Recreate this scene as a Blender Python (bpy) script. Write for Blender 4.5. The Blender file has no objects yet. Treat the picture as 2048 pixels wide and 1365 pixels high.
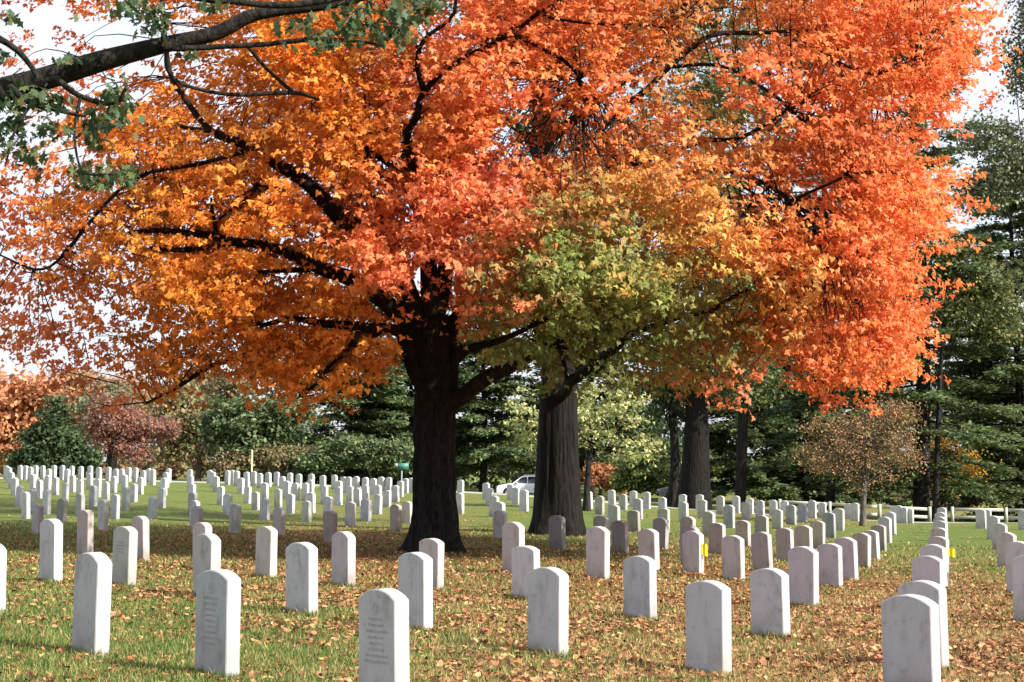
import bpy, math, random
import numpy as np
from mathutils import Vector, noise as mnoise

# ------------------------------------------------------------------ camera, sky, sun, exposure
SC = bpy.context.scene
COL = SC.collection
F = 2800.0                       # focal length in pixels of the 2048 px wide photograph
CX, CY = 1024.0, 682.5
CAMH = 1.40                      # eye height
YH = 915.0                       # row of the true horizon
PITCH = math.atan((YH - CY) / F)
cam_d = bpy.data.cameras.new('camera')
cam_d.sensor_width = 36.0
cam_d.lens = F / 2048.0 * 36.0
cam_d.clip_start = 0.1
cam_d.clip_end = 2000.0
cam = bpy.data.objects.new('camera', cam_d)
cam.location = (0, 0, CAMH)
cam.rotation_euler = (math.pi / 2 + PITCH, 0, 0)
COL.objects.link(cam)
SC.camera = cam

SUN_AZ, SUN_EL = math.radians(118), math.radians(36)      # azimuth clockwise from +Y
world = bpy.data.worlds.new('World')
SC.world = world
world.use_nodes = True
wn = world.node_tree.nodes
bg = wn['Background']
sky = wn.new('ShaderNodeTexSky')
sky.sky_type = 'NISHITA'
sky.sun_disc = False
sky.sun_elevation = SUN_EL
sky.sun_rotation = SUN_AZ
sky.air_density = 1.0
sky.dust_density = 3.0
sky.ozone_density = 1.0
bg.inputs['Strength'].default_value = 0.15
# thin bright autumn cloud over the blue
wl = world.node_tree.links
wtc = wn.new('ShaderNodeTexCoord')
wns = wn.new('ShaderNodeTexNoise')
wns.inputs['Scale'].default_value = 2.4
wns.inputs['Detail'].default_value = 6
wl.new(wtc.outputs['Generated'], wns.inputs['Vector'])
wmr = wn.new('ShaderNodeMapRange')
wmr.inputs['From Min'].default_value = 0.30
wmr.inputs['From Max'].default_value = 0.62
wmr.inputs['To Min'].default_value = 0.45
wmr.inputs['To Max'].default_value = 0.95
wl.new(wns.outputs['Fac'], wmr.inputs['Value'])
wmx = wn.new('ShaderNodeMixRGB')
wmx.inputs[2].default_value = (3.45, 3.55, 3.95, 1)
wl.new(wmr.outputs[0], wmx.inputs[0])
wl.new(sky.outputs[0], wmx.inputs[1])
wl.new(wmx.outputs[0], bg.inputs['Color'])
sun_d = bpy.data.lights.new('sun', 'SUN')
sun_d.energy = 5.0
sun_d.angle = math.radians(0.6)
sun_d.color = (1.0, 0.93, 0.82)
sun = bpy.data.objects.new('sun', sun_d)
sd = Vector((math.sin(SUN_AZ) * math.cos(SUN_EL), math.cos(SUN_AZ) * math.cos(SUN_EL), math.sin(SUN_EL)))
sun.rotation_euler = sd.to_track_quat('Z', 'Y').to_euler()
sun.location = (20, -20, 30)
COL.objects.link(sun)
SC.view_settings.view_transform = 'Standard'
SC.view_settings.look = 'None'
SC.view_settings.gamma = 1.0
SC.view_settings.use_curve_mapping = False
SC.view_settings.exposure = 0.98
SC.render.engine = 'CYCLES'
SC.cycles.max_bounces = 6
SC.cycles.diffuse_bounces = 3
SC.cycles.transmission_bounces = 4
SC.cycles.transparent_max_bounces = 8

RS = np.random.RandomState(7)
random.seed(7)
cp, sp = math.cos(PITCH), math.sin(PITCH)


# depth of the lawn below eye level, by direction (photo column) and distance: a shallow bowl that
# climbs at far left and falls away to the right and beyond the graves
DX = np.array([-300, 100, 600, 1000, 1400, 1800, 2300], float)
DY = np.array([0, 8, 12, 16, 22, 30, 36, 42, 48, 56, 62, 66, 80, 115, 160, 900], float)
DD = np.array([
    [1.30, 1.28, 1.30, 1.36, 1.46, 1.54, 1.55, 1.46, 1.30, 0.95, 0.92, 0.92, 1.10, 1.50, 1.7, 2.0],
    [1.30, 1.28, 1.30, 1.36, 1.48, 1.56, 1.58, 1.50, 1.35, 0.98, 0.95, 0.95, 1.10, 1.60, 1.9, 2.2],
    [1.30, 1.30, 1.34, 1.43, 1.55, 1.68, 1.70, 1.66, 1.55, 1.30, 1.22, 1.25, 1.60, 2.50, 2.8, 3.0],
    [1.32, 1.35, 1.41, 1.50, 1.60, 1.68, 1.70, 1.68, 1.66, 1.60, 1.62, 1.70, 2.20, 3.30, 3.5, 3.6],
    [1.36, 1.43, 1.55, 1.62, 1.72, 1.86, 1.92, 1.96, 2.00, 2.10, 2.36, 2.50, 2.90, 3.60, 3.7, 3.9],
    [1.38, 1.42, 1.52, 1.65, 1.85, 2.05, 2.10, 2.20, 2.34, 2.58, 2.90, 3.10, 3.60, 4.20, 4.3, 4.4],
    [1.40, 1.45, 1.58, 1.75, 1.95, 2.10, 2.18, 2.28, 2.40, 2.64, 2.96, 3.20, 3.70, 4.30, 4.4, 4.5]])


def gz(X, Y):
    X = np.asarray(X, float)
    Y = np.asarray(Y, float)
    px = CX + F * X / np.maximum(Y, 7.0)
    fx = np.clip(np.interp(px, DX, np.arange(len(DX))), 0, len(DX) - 1.0001)
    fy = np.clip(np.interp(Y, DY, np.arange(len(DY))), 0, len(DY) - 1.0001)
    i, j = fx.astype(int), fy.astype(int)
    u, v = fx - i, fy - j
    D = (DD[i, j] * (1 - v) + DD[i, j + 1] * v) * (1 - u) + (DD[i + 1, j] * (1 - v) + DD[i + 1, j + 1] * v) * u
    b = 0.012 * np.sin(X * 0.9 + 1.3 * np.sin(Y * 0.37)) + 0.010 * np.sin(Y * 1.1 + X * 0.45)
    return CAMH - D + b


def P(x, y, d):
    """world point seen at photo pixel (x, y) at distance d along +Y"""
    rx, ry = (x - CX) / F, -(y - CY) / F
    Yd = cp - ry * sp
    t = d / Yd
    return Vector((rx * t, d, CAMH + (sp + ry * cp) * t))


def G(x, d):
    """ground point at photo column x, distance d"""
    X = (x - CX) / F * d * 1.0
    X = X * (cp + 0.0)
    for _ in range(2):
        z = float(gz(X, d)) - CAMH
        depth = d * cp + z * sp
        X = (x - CX) / F * depth
    return Vector((X, d, float(gz(X, d))))


def proj(X, Y, Z):
    Zc = Z - CAMH
    dep = Y * cp + Zc * sp
    up = -Y * sp + Zc * cp
    return CX + F * X / dep, CY - F * up / dep, dep


def ground_hit(x, y, h=0.0):
    """distance where the ray through (x, y) is h above the ground"""
    rx, ry = (x - CX) / F, -(y - CY) / F
    dx, dy, dz = rx, cp - ry * sp, sp + ry * cp
    t = np.linspace(5, 61, 2241) / dy
    e = CAMH + dz * t - gz(dx * t, dy * t) - h
    k = np.nonzero(e < 0)[0]
    k = k[0] if len(k) else int(np.argmin(np.abs(e)))
    return float(dx * t[k]), float(dy * t[k])


# ------------------------------------------------------------------ object helpers
def link(o, parent=None):
    COL.objects.link(o)
    if parent is not None:
        o.parent = parent
    return o


def tag(o, label=None, cat=None, group=None, kind=None):
    if label:
        o['label'] = label
    if cat:
        o['category'] = cat
    if group:
        o['group'] = group
    if kind:
        o['kind'] = kind
    return o


def thing(name, label, cat, loc=(0, 0, 0), group=None):
    o = bpy.data.objects.new(name, None)
    o.location = loc
    o.empty_display_size = 0.3
    link(o)
    return tag(o, label, cat, group)


def mesh_np(name, V, faces, mat, parent=None, col=None, smooth=False, offset=None):
    """V (n,3); faces: list of (m,k) int arrays; col (n,3) per vertex"""
    V = np.asarray(V, np.float32)
    if offset is not None:
        V = V - np.asarray(offset, np.float32)
    me = bpy.data.meshes.new(name)
    me.vertices.add(len(V))
    me.vertices.foreach_set('co', V.ravel())
    loops = np.concatenate([np.asarray(f, np.int32).ravel() for f in faces])
    sizes = np.concatenate([np.full(len(f), np.asarray(f).shape[1], np.int32) for f in faces])
    starts = np.concatenate([[0], np.cumsum(sizes)[:-1]]).astype(np.int32)
    me.loops.add(len(loops))
    me.loops.foreach_set('vertex_index', loops)
    me.polygons.add(len(sizes))
    me.polygons.foreach_set('loop_start', starts)
    if smooth:
        me.polygons.foreach_set('use_smooth', np.ones(len(sizes), bool))
    me.update(calc_edges=True)
    if col is not None:
        a = me.color_attributes.new('Col', 'FLOAT_COLOR', 'POINT')
        c4 = np.ones((len(V), 4), np.float32)
        c4[:, :3] = col
        a.data.foreach_set('color', c4.ravel())
    me.materials.append(mat)
    o = bpy.data.objects.new(name, me)
    link(o, parent)
    return o


# ------------------------------------------------------------------ materials
def new_mat(name):
    m = bpy.data.materials.new(name)
    m.use_nodes = True
    nt = m.node_tree
    return m, nt, nt.nodes, nt.links, nt.nodes['Principled BSDF']


def ramp(nodes, stops):
    r = nodes.new('ShaderNodeValToRGB')
    e = r.color_ramp.elements
    while len(e) < len(stops):
        e.new(0.5)
    for k, (p, c) in enumerate(stops):
        e[k].position = p
        e[k].color = (c[0], c[1], c[2], 1)
    return r


def leaf_mat(name, trans=0.35, rough=0.55):
    m, nt, n, l, b = new_mat(name)
    at = n.new('ShaderNodeAttribute')
    at.attribute_name = 'Col'
    b.inputs['Roughness'].default_value = rough
    b.inputs['Specular IOR Level'].default_value = 0.25
    l.new(at.outputs['Color'], b.inputs['Base Color'])
    tr = n.new('ShaderNodeBsdfTranslucent')
    l.new(at.outputs['Color'], tr.inputs['Color'])
    mx = n.new('ShaderNodeMixShader')
    mx.inputs[0].default_value = trans
    l.new(b.outputs[0], mx.inputs[1])
    l.new(tr.outputs[0], mx.inputs[2])
    l.new(mx.outputs[0], n['Material Output'].inputs['Surface'])
    return m


def bark_mat(name, c1, c2, scale=6.0, stretch=0.18, bump=0.6):
    m, nt, n, l, b = new_mat(name)
    tc = n.new('ShaderNodeTexCoord')
    mp = n.new('ShaderNodeMapping')
    mp.inputs['Scale'].default_value = (1, 1, stretch)
    l.new(tc.outputs['Object'], mp.inputs['Vector'])
    ns = n.new('ShaderNodeTexNoise')
    ns.inputs['Scale'].default_value = scale * 2.5
    ns.inputs['Detail'].default_value = 8
    ns.inputs['Roughness'].default_value = 0.65
    l.new(mp.outputs[0], ns.inputs['Vector'])
    vo = n.new('ShaderNodeTexVoronoi')
    vo.inputs['Scale'].default_value = scale * 1.6
    vo.feature = 'DISTANCE_TO_EDGE'
    l.new(mp.outputs[0], vo.inputs['Vector'])
    r = ramp(n, [(0.32, c1), (0.68, c2)])
    l.new(ns.outputs['Fac'], r.inputs[0])
    l.new(r.outputs[0], b.inputs['Base Color'])
    mu = n.new('ShaderNodeMath')
    mu.operation = 'ADD'
    l.new(ns.outputs['Fac'], mu.inputs[0])
    l.new(vo.outputs['Distance'], mu.inputs[1])
    bp = n.new('ShaderNodeBump')
    bp.inputs['Strength'].default_value = bump
    bp.inputs['Distance'].default_value = 0.04
    l.new(mu.outputs[0], bp.inputs['Height'])
    l.new(bp.outputs[0], b.inputs['Normal'])
    b.inputs['Roughness'].default_value = 0.9
    b.inputs['Specular IOR Level'].default_value = 0.15
    return m


def plain_mat(name, c, rough=0.6, metal=0.0, var=0.12, scale=8.0):
    m, nt, n, l, b = new_mat(name)
    ns = n.new('ShaderNodeTexNoise')
    ns.inputs['Scale'].default_value = scale
    ns.inputs['Detail'].default_value = 5
    r = ramp(n, [(0.3, [v * (1 - var) for v in c]), (0.7, [min(1, v * (1 + var)) for v in c])])
    l.new(ns.outputs['Fac'], r.inputs[0])
    l.new(r.outputs[0], b.inputs['Base Color'])
    b.inputs['Roughness'].default_value = rough
    b.inputs['Metallic'].default_value = metal
    return m


def marble_mat():
    m, nt, n, l, b = new_mat('weathered_marble')
    oi = n.new('ShaderNodeObjectInfo')
    tc = n.new('ShaderNodeTexCoord')
    sh = n.new('ShaderNodeVectorMath')
    sh.operation = 'ADD'
    rv = n.new('ShaderNodeCombineXYZ')
    mul = n.new('ShaderNodeMath')
    mul.operation = 'MULTIPLY'
    mul.inputs[1].default_value = 57.0
    l.new(oi.outputs['Random'], mul.inputs[0])
    for k in range(3):
        l.new(mul.outputs[0], rv.inputs[k])
    l.new(tc.outputs['Object'], sh.inputs[0])
    l.new(rv.outputs[0], sh.inputs[1])
    mp = n.new('ShaderNodeMapping')
    mp.inputs['Scale'].default_value = (1, 1, 0.35)
    l.new(sh.outputs[0], mp.inputs['Vector'])
    n1 = n.new('ShaderNodeTexNoise')                 # vertical run-off streaks
    n1.inputs['Scale'].default_value = 9
    n1.inputs['Detail'].default_value = 7
    n1.inputs['Roughness'].default_value = 0.62
    l.new(mp.outputs[0], n1.inputs['Vector'])
    n2 = n.new('ShaderNodeTexNoise')                 # broad stains
    n2.inputs['Scale'].default_value = 3.2
    n2.inputs['Detail'].default_value = 4
    l.new(sh.outputs[0], n2.inputs['Vector'])
    r1 = ramp(n, [(0.30, (0.33, 0.315, 0.305)), (0.46, (0.485, 0.49, 0.50)), (0.75, (0.55, 0.555, 0.575))])
    l.new(n1.outputs['Fac'], r1.inputs[0])
    # grime near the foot of the stone, broken up by noise
    sx = n.new('ShaderNodeSeparateXYZ')
    l.new(tc.outputs['Object'], sx.inputs[0])
    mr = n.new('ShaderNodeMapRange')
    mr.inputs['From Min'].default_value = 0.02
    mr.inputs['From Max'].default_value = 0.30
    mr.inputs['To Min'].default_value = 0.62
    mr.inputs['To Max'].default_value = 0.0
    l.new(sx.outputs['Z'], mr.inputs['Value'])
    a1 = n.new('ShaderNodeMath')
    a1.operation = 'MULTIPLY'
    l.new(mr.outputs[0], a1.inputs[0])
    r2 = ramp(n, [(0.40, (0, 0, 0)), (0.62, (1, 1, 1))])
    l.new(n2.outputs['Fac'], r2.inputs[0])
    l.new(r2.outputs[0], a1.inputs[1])
    mxg = n.new('ShaderNodeMixRGB')
    mxg.inputs[2].default_value = (0.20, 0.175, 0.15, 1)
    l.new(a1.outputs[0], mxg.inputs[0])
    l.new(r1.outputs[0], mxg.inputs[1])
    n4 = n.new('ShaderNodeTexNoise')                 # grey-green lichen, mostly near the top and edges
    n4.inputs['Scale'].default_value = 14
    n4.inputs['Detail'].default_value = 8
    n4.inputs['Roughness'].default_value = 0.7
    l.new(sh.outputs[0], n4.inputs['Vector'])
    r4 = ramp(n, [(0.56, (0, 0, 0)), (0.70, (0.55, 0.55, 0.55))])
    l.new(n4.outputs['Fac'], r4.inputs[0])
    mxl = n.new('ShaderNodeMixRGB')
    mxl.inputs[2].default_value = (0.22, 0.215, 0.18, 1)
    l.new(r4.outputs[0], mxl.inputs[0])
    l.new(mxg.outputs[0], mxl.inputs[1])
    mxg = mxl
    mo = n.new('ShaderNodeMixRGB')                   # the colour each stone has weathered to
    mo.blend_type = 'MULTIPLY'
    mo.inputs[0].default_value = 1
    l.new(mxg.outputs[0], mo.inputs[1])
    l.new(oi.outputs['Color'], mo.inputs[2])
    l.new(mo.outputs[0], b.inputs['Base Color'])
    n3 = n.new('ShaderNodeTexNoise')
    n3.inputs['Scale'].default_value = 90
    n3.inputs['Detail'].default_value = 4
    l.new(sh.outputs[0], n3.inputs['Vector'])
    bp = n.new('ShaderNodeBump')
    bp.inputs['Strength'].default_value = 0.25
    bp.inputs['Distance'].default_value = 0.004
    l.new(n3.outputs['Fac'], bp.inputs['Height'])
    l.new(bp.outputs[0], b.inputs['Normal'])
    b.inputs['Roughness'].default_value = 0.7
    b.inputs['Specular IOR Level'].default_value = 0.3
    return m


def ground_mat():
    m, nt, n, l, b = new_mat('lawn_soil')
    at = n.new('ShaderNodeAttribute')
    at.attribute_name = 'Col'                 # r: leaf litter, g: dryness of the grass
    sp_ = n.new('ShaderNodeSeparateColor')
    l.new(at.outputs['Color'], sp_.inputs[0])
    tc = n.new('ShaderNodeTexCoord')

    def nz(scale, detail=6, rough=0.6):
        q = n.new('ShaderNodeTexNoise')
        q.inputs['Scale'].default_value = scale
        q.inputs['Detail'].default_value = detail
        q.inputs['Roughness'].default_value = rough
        l.new(tc.outputs['Object'], q.inputs['Vector'])
        return q
    nb, nm, nf = nz(0.55, 4), nz(3.5, 6, 0.7), nz(26, 8, 0.75)
    green = ramp(n, [(0.30, (0.030, 0.055, 0.012)), (0.5, (0.10, 0.15, 0.035)), (0.72, (0.24, 0.28, 0.08))])
    l.new(nf.outputs['Fac'], green.inputs[0])
    dry = ramp(n, [(0.28, (0.09, 0.065, 0.022)), (0.55, (0.28, 0.20, 0.08)), (0.75, (0.42, 0.31, 0.14))])
    l.new(nf.outputs['Fac'], dry.inputs[0])
    litter = ramp(n, [(0.32, (0.025, 0.010, 0.005)), (0.46, (0.14, 0.055, 0.024)), (0.58, (0.34, 0.15, 0.07)), (0.72, (0.50, 0.26, 0.13))])
    l.new(nf.outputs['Fac'], litter.inputs[0])

    def thresh(src, amount):
        a = n.new('ShaderNodeMath')
        a.operation = 'ADD'
        l.new(src, a.inputs[0])
        l.new(amount, a.inputs[1])
        r = n.new('ShaderNodeMapRange')
        r.inputs['From Min'].default_value = 0.80
        r.inputs['From Max'].default_value = 1.10
        l.new(a.outputs[0], r.inputs['Value'])
        return r
    td = thresh(nm.outputs['Fac'], sp_.outputs[1])
    mx1 = n.new('ShaderNodeMixRGB')
    l.new(td.outputs[0], mx1.inputs[0])
    l.new(green.outputs[0], mx1.inputs[1])
    l.new(dry.outputs[0], mx1.inputs[2])
    tl = thresh(nm.outputs['Fac'], sp_.outputs[0])
    mx2 = n.new('ShaderNodeMixRGB')
    l.new(tl.outputs[0], mx2.inputs[0])
    l.new(mx1.outputs[0], mx2.inputs[1])
    l.new(litter.outputs[0], mx2.inputs[2])
    l.new(mx2.outputs[0], b.inputs['Base Color'])
    bp = n.new('ShaderNodeBump')
    bp.inputs['Strength'].default_value = 0.9
    bp.inputs['Distance'].default_value = 0.05
    l.new(nf.outputs['Fac'], bp.inputs['Height'])
    l.new(bp.outputs[0], b.inputs['Normal'])
    b.inputs['Roughness'].default_value = 0.95
    b.inputs['Specular IOR Level'].default_value = 0.1
    return m


M_leaf = leaf_mat('maple_leaf', 0.42)
M_green = leaf_mat('green_leaf', 0.25)
M_needle = leaf_mat('needles', 0.3)
M_grass = leaf_mat('grass_blade', 0.3, 0.6)
M_litter = leaf_mat('dry_leaf', 0.15, 0.7)
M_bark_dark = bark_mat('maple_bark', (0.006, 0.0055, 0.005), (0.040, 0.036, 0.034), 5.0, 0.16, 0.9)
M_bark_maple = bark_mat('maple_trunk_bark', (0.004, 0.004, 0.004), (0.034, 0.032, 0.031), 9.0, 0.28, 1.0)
M_bark_shaded = bark_mat('shaded_grey_bark', (0.0025, 0.0022, 0.002), (0.020, 0.0175, 0.016), 6.5, 0.16, 1.0)  # bark colour darkened to carry crown shade that the sun slips under
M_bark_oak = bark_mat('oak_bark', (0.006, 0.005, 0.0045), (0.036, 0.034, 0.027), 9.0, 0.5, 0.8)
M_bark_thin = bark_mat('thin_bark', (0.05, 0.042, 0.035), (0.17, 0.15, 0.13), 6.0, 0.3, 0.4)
M_marble = marble_mat()
M_ground = ground_mat()

# ------------------------------------------------------------------ litter / dryness maps
GY = np.array([965, 1000, 1040, 1070, 1110, 1160, 1210, 1270, 1340, 1420], float)
GXc = np.array([128, 384, 640, 896, 1152, 1408, 1664, 1920], float)
LIT = np.array([
    [0, 0, 0, 0, 0, 1, 1, 1],
    [0, 0, 0, 0, 0, 1, 3, 1],
    [2, 2, 2, 3, 1, 3, 4, 1],
    [5, 7, 7, 6, 3, 4, 3, 1],
    [6, 7, 8, 8, 7, 6, 4, 2],
    [6, 6, 8, 8, 8, 8, 8, 6],
    [3, 4, 6, 7, 7, 7, 8, 8],
    [2.2, 3, 4, 5, 6, 6.5, 8, 8],
    [2, 2, 3, 4.2, 5, 5, 7, 8],
    [2, 2, 3, 4, 4.5, 5, 6, 7]], float) / 9.0
DRY = np.array([
    [0.45, 0.4, 0.45, 0.4, 0.4, 0.45, 0.6, 0.5],
    [0.45, 0.4, 0.45, 0.45, 0.4, 0.5, 0.6, 0.5],
    [0.40, 0.4, 0.5, 0.5, 0.35, 0.5, 0.55, 0.5],
    [0.20, 0.2, 0.3, 0.3, 0.2, 0.2, 0.3, 0.3],
    [0.20, 0.2, 0.3, 0.3, 0.3, 0.4, 0.4, 0.4],
    [0.20, 0.3, 0.4, 0.4, 0.4, 0.5, 0.5, 0.5],
    [0.15, 0.2, 0.35, 0.5, 0.55, 0.6, 0.7, 0.7],
    [0.15, 0.15, 0.3, 0.5, 0.6, 0.7, 0.75, 0.7],
    [0.25, 0.15, 0.3, 0.5, 0.65, 0.8, 0.8, 0.7],
    [0.25, 0.15, 0.3, 0.5, 0.65, 0.8, 0.8, 0.7]], float)


def bil(T, px, py):
    fx = np.clip(np.interp(px, GXc, np.arange(8)), 0, 6.999)
    fy = np.clip(np.interp(py, GY, np.arange(len(GY))), 0, len(GY) - 1.001)
    i, j = fx.astype(int), fy.astype(int)
    u, v = fx - i, fy - j
    return (T[j, i] * (1 - u) + T[j, i + 1] * u) * (1 - v) + (T[j + 1, i] * (1 - u) + T[j + 1, i + 1] * u) * v


def ground_maps(X, Y):
    Yc = np.maximum(Y, 5.0)
    px, py, _ = proj(X, Yc, gz(X, Yc))
    return bil(LIT, px, py), bil(DRY, px, py)


def patchy(X, Y, s, seed=0.0):
    return (np.sin(X * s + 1.7 * np.sin(Y * s * 0.8 + seed)) * np.sin(Y * s * 1.3 + 2.1 * np.sin(X * s * 0.6 + seed * 2)) + 1) / 2


# ------------------------------------------------------------------ ground sheet
xs = np.unique(np.concatenate([np.arange(-22, 22.01, 0.28), np.linspace(-400, -22, 30), np.linspace(22, 400, 30)]))
ys = np.unique(np.concatenate([np.arange(3, 50.01, 0.28), np.linspace(-60, 3, 14), np.linspace(50, 160, 50), np.linspace(160, 900, 16)]))
gx, gy = np.meshgrid(xs, ys)
V = np.stack([gx, gy, gz(gx, gy)], -1).reshape(-1, 3)
nx, ny = len(xs), len(ys)
ii = (np.arange(ny - 1)[:, None] * nx + np.arange(nx - 1)[None]).ravel()
lt, dr = ground_maps(V[:, 0], V[:, 1])
far = V[:, 1] > 55
lt = np.where(far, 0.2, lt)
ground = mesh_np('ground', V, [np.stack([ii, ii + 1, ii + nx + 1, ii + nx], 1)], M_ground, smooth=True,
                 col=np.stack([lt * 0.75, dr * 0.8, lt * 0], 1))
tag(ground, kind='structure')

# road beyond the graves, with a pale kerb along its near side
M_road = plain_mat('asphalt', (0.055, 0.055, 0.055), 0.9, 0, 0.2, 3)
M_kerb = plain_mat('pale_concrete', (0.30, 0.30, 0.27), 0.85, 0, 0.08, 5)


def strip(name, y0, y1, dz0, mat, thick=0.0):
    xx = np.linspace(-70, 70, 281)
    top0 = np.stack([xx, xx * 0 + y0, gz(xx, y0) + dz0 + thick], 1)
    top1 = np.stack([xx, xx * 0 + y1, gz(xx, y1) + dz0 + thick], 1)
    n_ = len(xx)
    i_ = np.arange(n_ - 1)
    V_ = np.concatenate([top0, top1])
    fs = [np.stack([i_, i_ + 1, i_ + 1 + n_, i_ + n_], 1)]
    if thick:
        b0 = top0.copy(); b0[:, 2] -= thick + 0.1
        b1 = top1.copy(); b1[:, 2] -= thick + 0.1
        V_ = np.concatenate([V_, b0, b1])
        fs.append(np.stack([i_ + 2 * n_, i_ + 1 + 2 * n_, i_ + 1, i_], 1))
        fs.append(np.stack([i_ + n_, i_ + 1 + n_, i_ + 1 + 3 * n_, i_ + 3 * n_], 1))
    return tag(mesh_np(name, V_, fs, mat), kind='structure')


strip('road', 109, 117, 0.03, M_road)
strip('kerb', 62.3, 62.5, -0.02, M_kerb, 0.08)
strip('path', 62.5, 65.5, 0.02, M_road)

# ------------------------------------------------------------------ tubes
def smooth_path(pts, rads, sub=5):
    pts = [Vector(p) for p in pts]
    out, ro = [], []
    for i in range(len(pts) - 1):
        p0 = pts[i - 1] if i else pts[i] * 2 - pts[i + 1]
        p1, p2 = pts[i], pts[i + 1]
        p3 = pts[i + 2] if i + 2 < len(pts) else p2 * 2 - p1
        for k in range(sub):
            t = k / sub
            q = 0.5 * ((2 * p1) + (-p0 + p2) * t + (2 * p0 - 5 * p1 + 4 * p2 - p3) * t * t + (-p0 + 3 * p1 - 3 * p2 + p3) * t ** 3)
            out.append(q)
            ro.append(rads[i] * (1 - t) + rads[i + 1] * t)
    out.append(pts[-1])
    ro.append(rads[-1])
    return out, ro


def tube_arrays(pts, rads, seg=8, lobes=None):
    """rings round a path; returns V, F(quads)"""
    n_ = len(pts)
    V_ = []
    ref = Vector((0.3, 0.9, 0.1)).normalized()
    for i, p in enumerate(pts):
        t = (pts[min(i + 1, n_ - 1)] - pts[max(i - 1, 0)]).normalized()
        a = t.cross(ref)
        if a.length < 1e-3:
            a = t.cross(Vector((1, 0, 0)))
        a.normalize()
        b_ = t.cross(a).normalized()
        for k in range(seg):
            th = 2 * math.pi * k / seg
            r = rads[i] * (lobes(i, p, th) if lobes else 1.0)
            V_.append(p + a * (math.cos(th) * r) + b_ * (math.sin(th) * r))
    Fq = []
    for i in range(n_ - 1):
        for k in range(seg):
            k2 = (k + 1) % seg
            Fq.append((i * seg + k, i * seg + k2, (i + 1) * seg + k2, (i + 1) * seg + k))
    return np.array([tuple(v) for v in V_]), np.array(Fq)


def join_arrays(parts):
    Vs, Fs, off = [], [], 0
    for v, f in parts:
        Vs.append(v)
        Fs.append(f + off)
        off += len(v)
    return np.concatenate(Vs), np.concatenate(Fs)


def tube(name, pts, rads, mat, parent, seg=8, sub=5, lobes=None, wob=0.0):
    pp, rr = smooth_path(pts, rads, sub)
    if wob:
        pp = [p + Vector(mnoise.noise_vector(p * 1.1)) * wob for p in pp]
    v, f = tube_arrays(pp, rr, seg, lobes)
    off = parent.location if parent else (0, 0, 0)
    return mesh_np(name, v, [f], mat, parent, smooth=True, offset=off)


# ------------------------------------------------------------------ leaves
def star_template(k, tip=1.0, notch=0.42, curl=0.18):
    """leaf of k pointed lobes around the top of a stalk point"""
    ang = np.linspace(-math.radians(62 + 12 * k), math.radians(62 + 12 * k), k) if k > 1 else np.array([0.0])
    st = ang[1] - ang[0]
    V_ = [(0, 0, 0)]
    for i, a in enumerate(ang):
        L = tip * (1.0 - 0.28 * abs(a) / math.pi * 1.6)
        if i == 0:
            V_.append((math.sin(a - st / 2) * notch, math.cos(a - st / 2) * notch, 0))
        V_.append((math.sin(a) * L, math.cos(a) * L, -curl * L))
        V_.append((math.sin(a + st / 2) * notch, math.cos(a + st / 2) * notch, 0))
    Fq = [(0, 1 + 2 * i, 2 + 2 * i, 3 + 2 * i) for i in range(k)]
    return np.array(V_, float), np.array(Fq)


T5 = star_template(5)
T3 = star_template(3, 1.0, 0.46, 0.22)
T_RH = (np.array([(0, -0.5, 0), (0.34, 0.05, -0.08), (0, 0.62, 0), (-0.34, 0.05, -0.08)]), np.array([(0, 1, 2, 3)]))
T_OAK = (np.array([(0, -0.7, 0), (0.16, -0.35, 0), (0.42, -0.2, -0.08), (0.2, 0.0, 0), (0.46, 0.25, -0.1), (0.2, 0.35, 0), (0.0, 0.75, -0.1),
                   (-0.2, 0.35, 0), (-0.46, 0.25, -0.1), (-0.2, 0.0, 0), (-0.42, -0.2, -0.08), (-0.16, -0.35, 0)]),
         np.array([(0, 1, 11, 11)]))
T_OAKF = [np.array([(0, 1, 11)]), np.array([(1, 2, 3, 9), (3, 4, 5, 7), (5, 6, 7, 7)][:2]), np.array([(1, 9, 11), (9, 10, 11), (3, 7, 9), (7, 8, 9), (5, 6, 7)])]
T_NEED = (np.array([(0, 0, 0), (0.09, 0.5, 0.0), (0, 1.0, -0.05), (-0.09, 0.5, 0.0)]), np.array([(0, 1, 2, 3)]))
T_SPR = (np.array([(0, 0, 0), (0.28, 0.45, 0.02), (0, 1.0, -0.1), (-0.28, 0.45, 0.02)]), np.array([(0, 1, 2, 3)]))


def unit(v):
    return v / np.maximum(np.linalg.norm(v, axis=1, keepdims=True), 1e-6)


def leaf_arrays(pos, nrm, tip, size, tmpl, rs):
    """pos, nrm, tip (n,3); size (n,)"""
    tv, tf = tmpl
    n_ = len(pos)
    nrm = unit(nrm)
    t = tip - (tip * nrm).sum(1, keepdims=True) * nrm
    t = unit(t + rs.normal(0, 0.01, t.shape))
    s = np.cross(nrm, t)
    tv = np.repeat(tv[None], n_, 0)
    W = pos[:, None] + size[:, None, None] * (tv[:, :, 0:1] * s[:, None] + tv[:, :, 1:2] * t[:, None] + tv[:, :, 2:3] * nrm[:, None])
    k = tv.shape[1]
    fl = [tf] if not isinstance(tf, list) else tf
    out = []
    for f in fl:
        out.append((f[None] + (np.arange(n_) * k)[:, None, None]).reshape(-1, f.shape[1]))
    return W.reshape(-1, 3), out, k


def leaves(name, pos, nrm, tip, size, col, tmpl, mat, parent, rs):
    W, Fs, k = leaf_arrays(pos, nrm, tip, size, tmpl, rs)
    c = np.repeat(col, k, 0)
    return mesh_np(name, W, Fs, mat, parent, col=c, offset=parent.location if parent else None)


def rnd_dir(n_, rs):
    return unit(rs.normal(0, 1, (n_, 3)))


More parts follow.
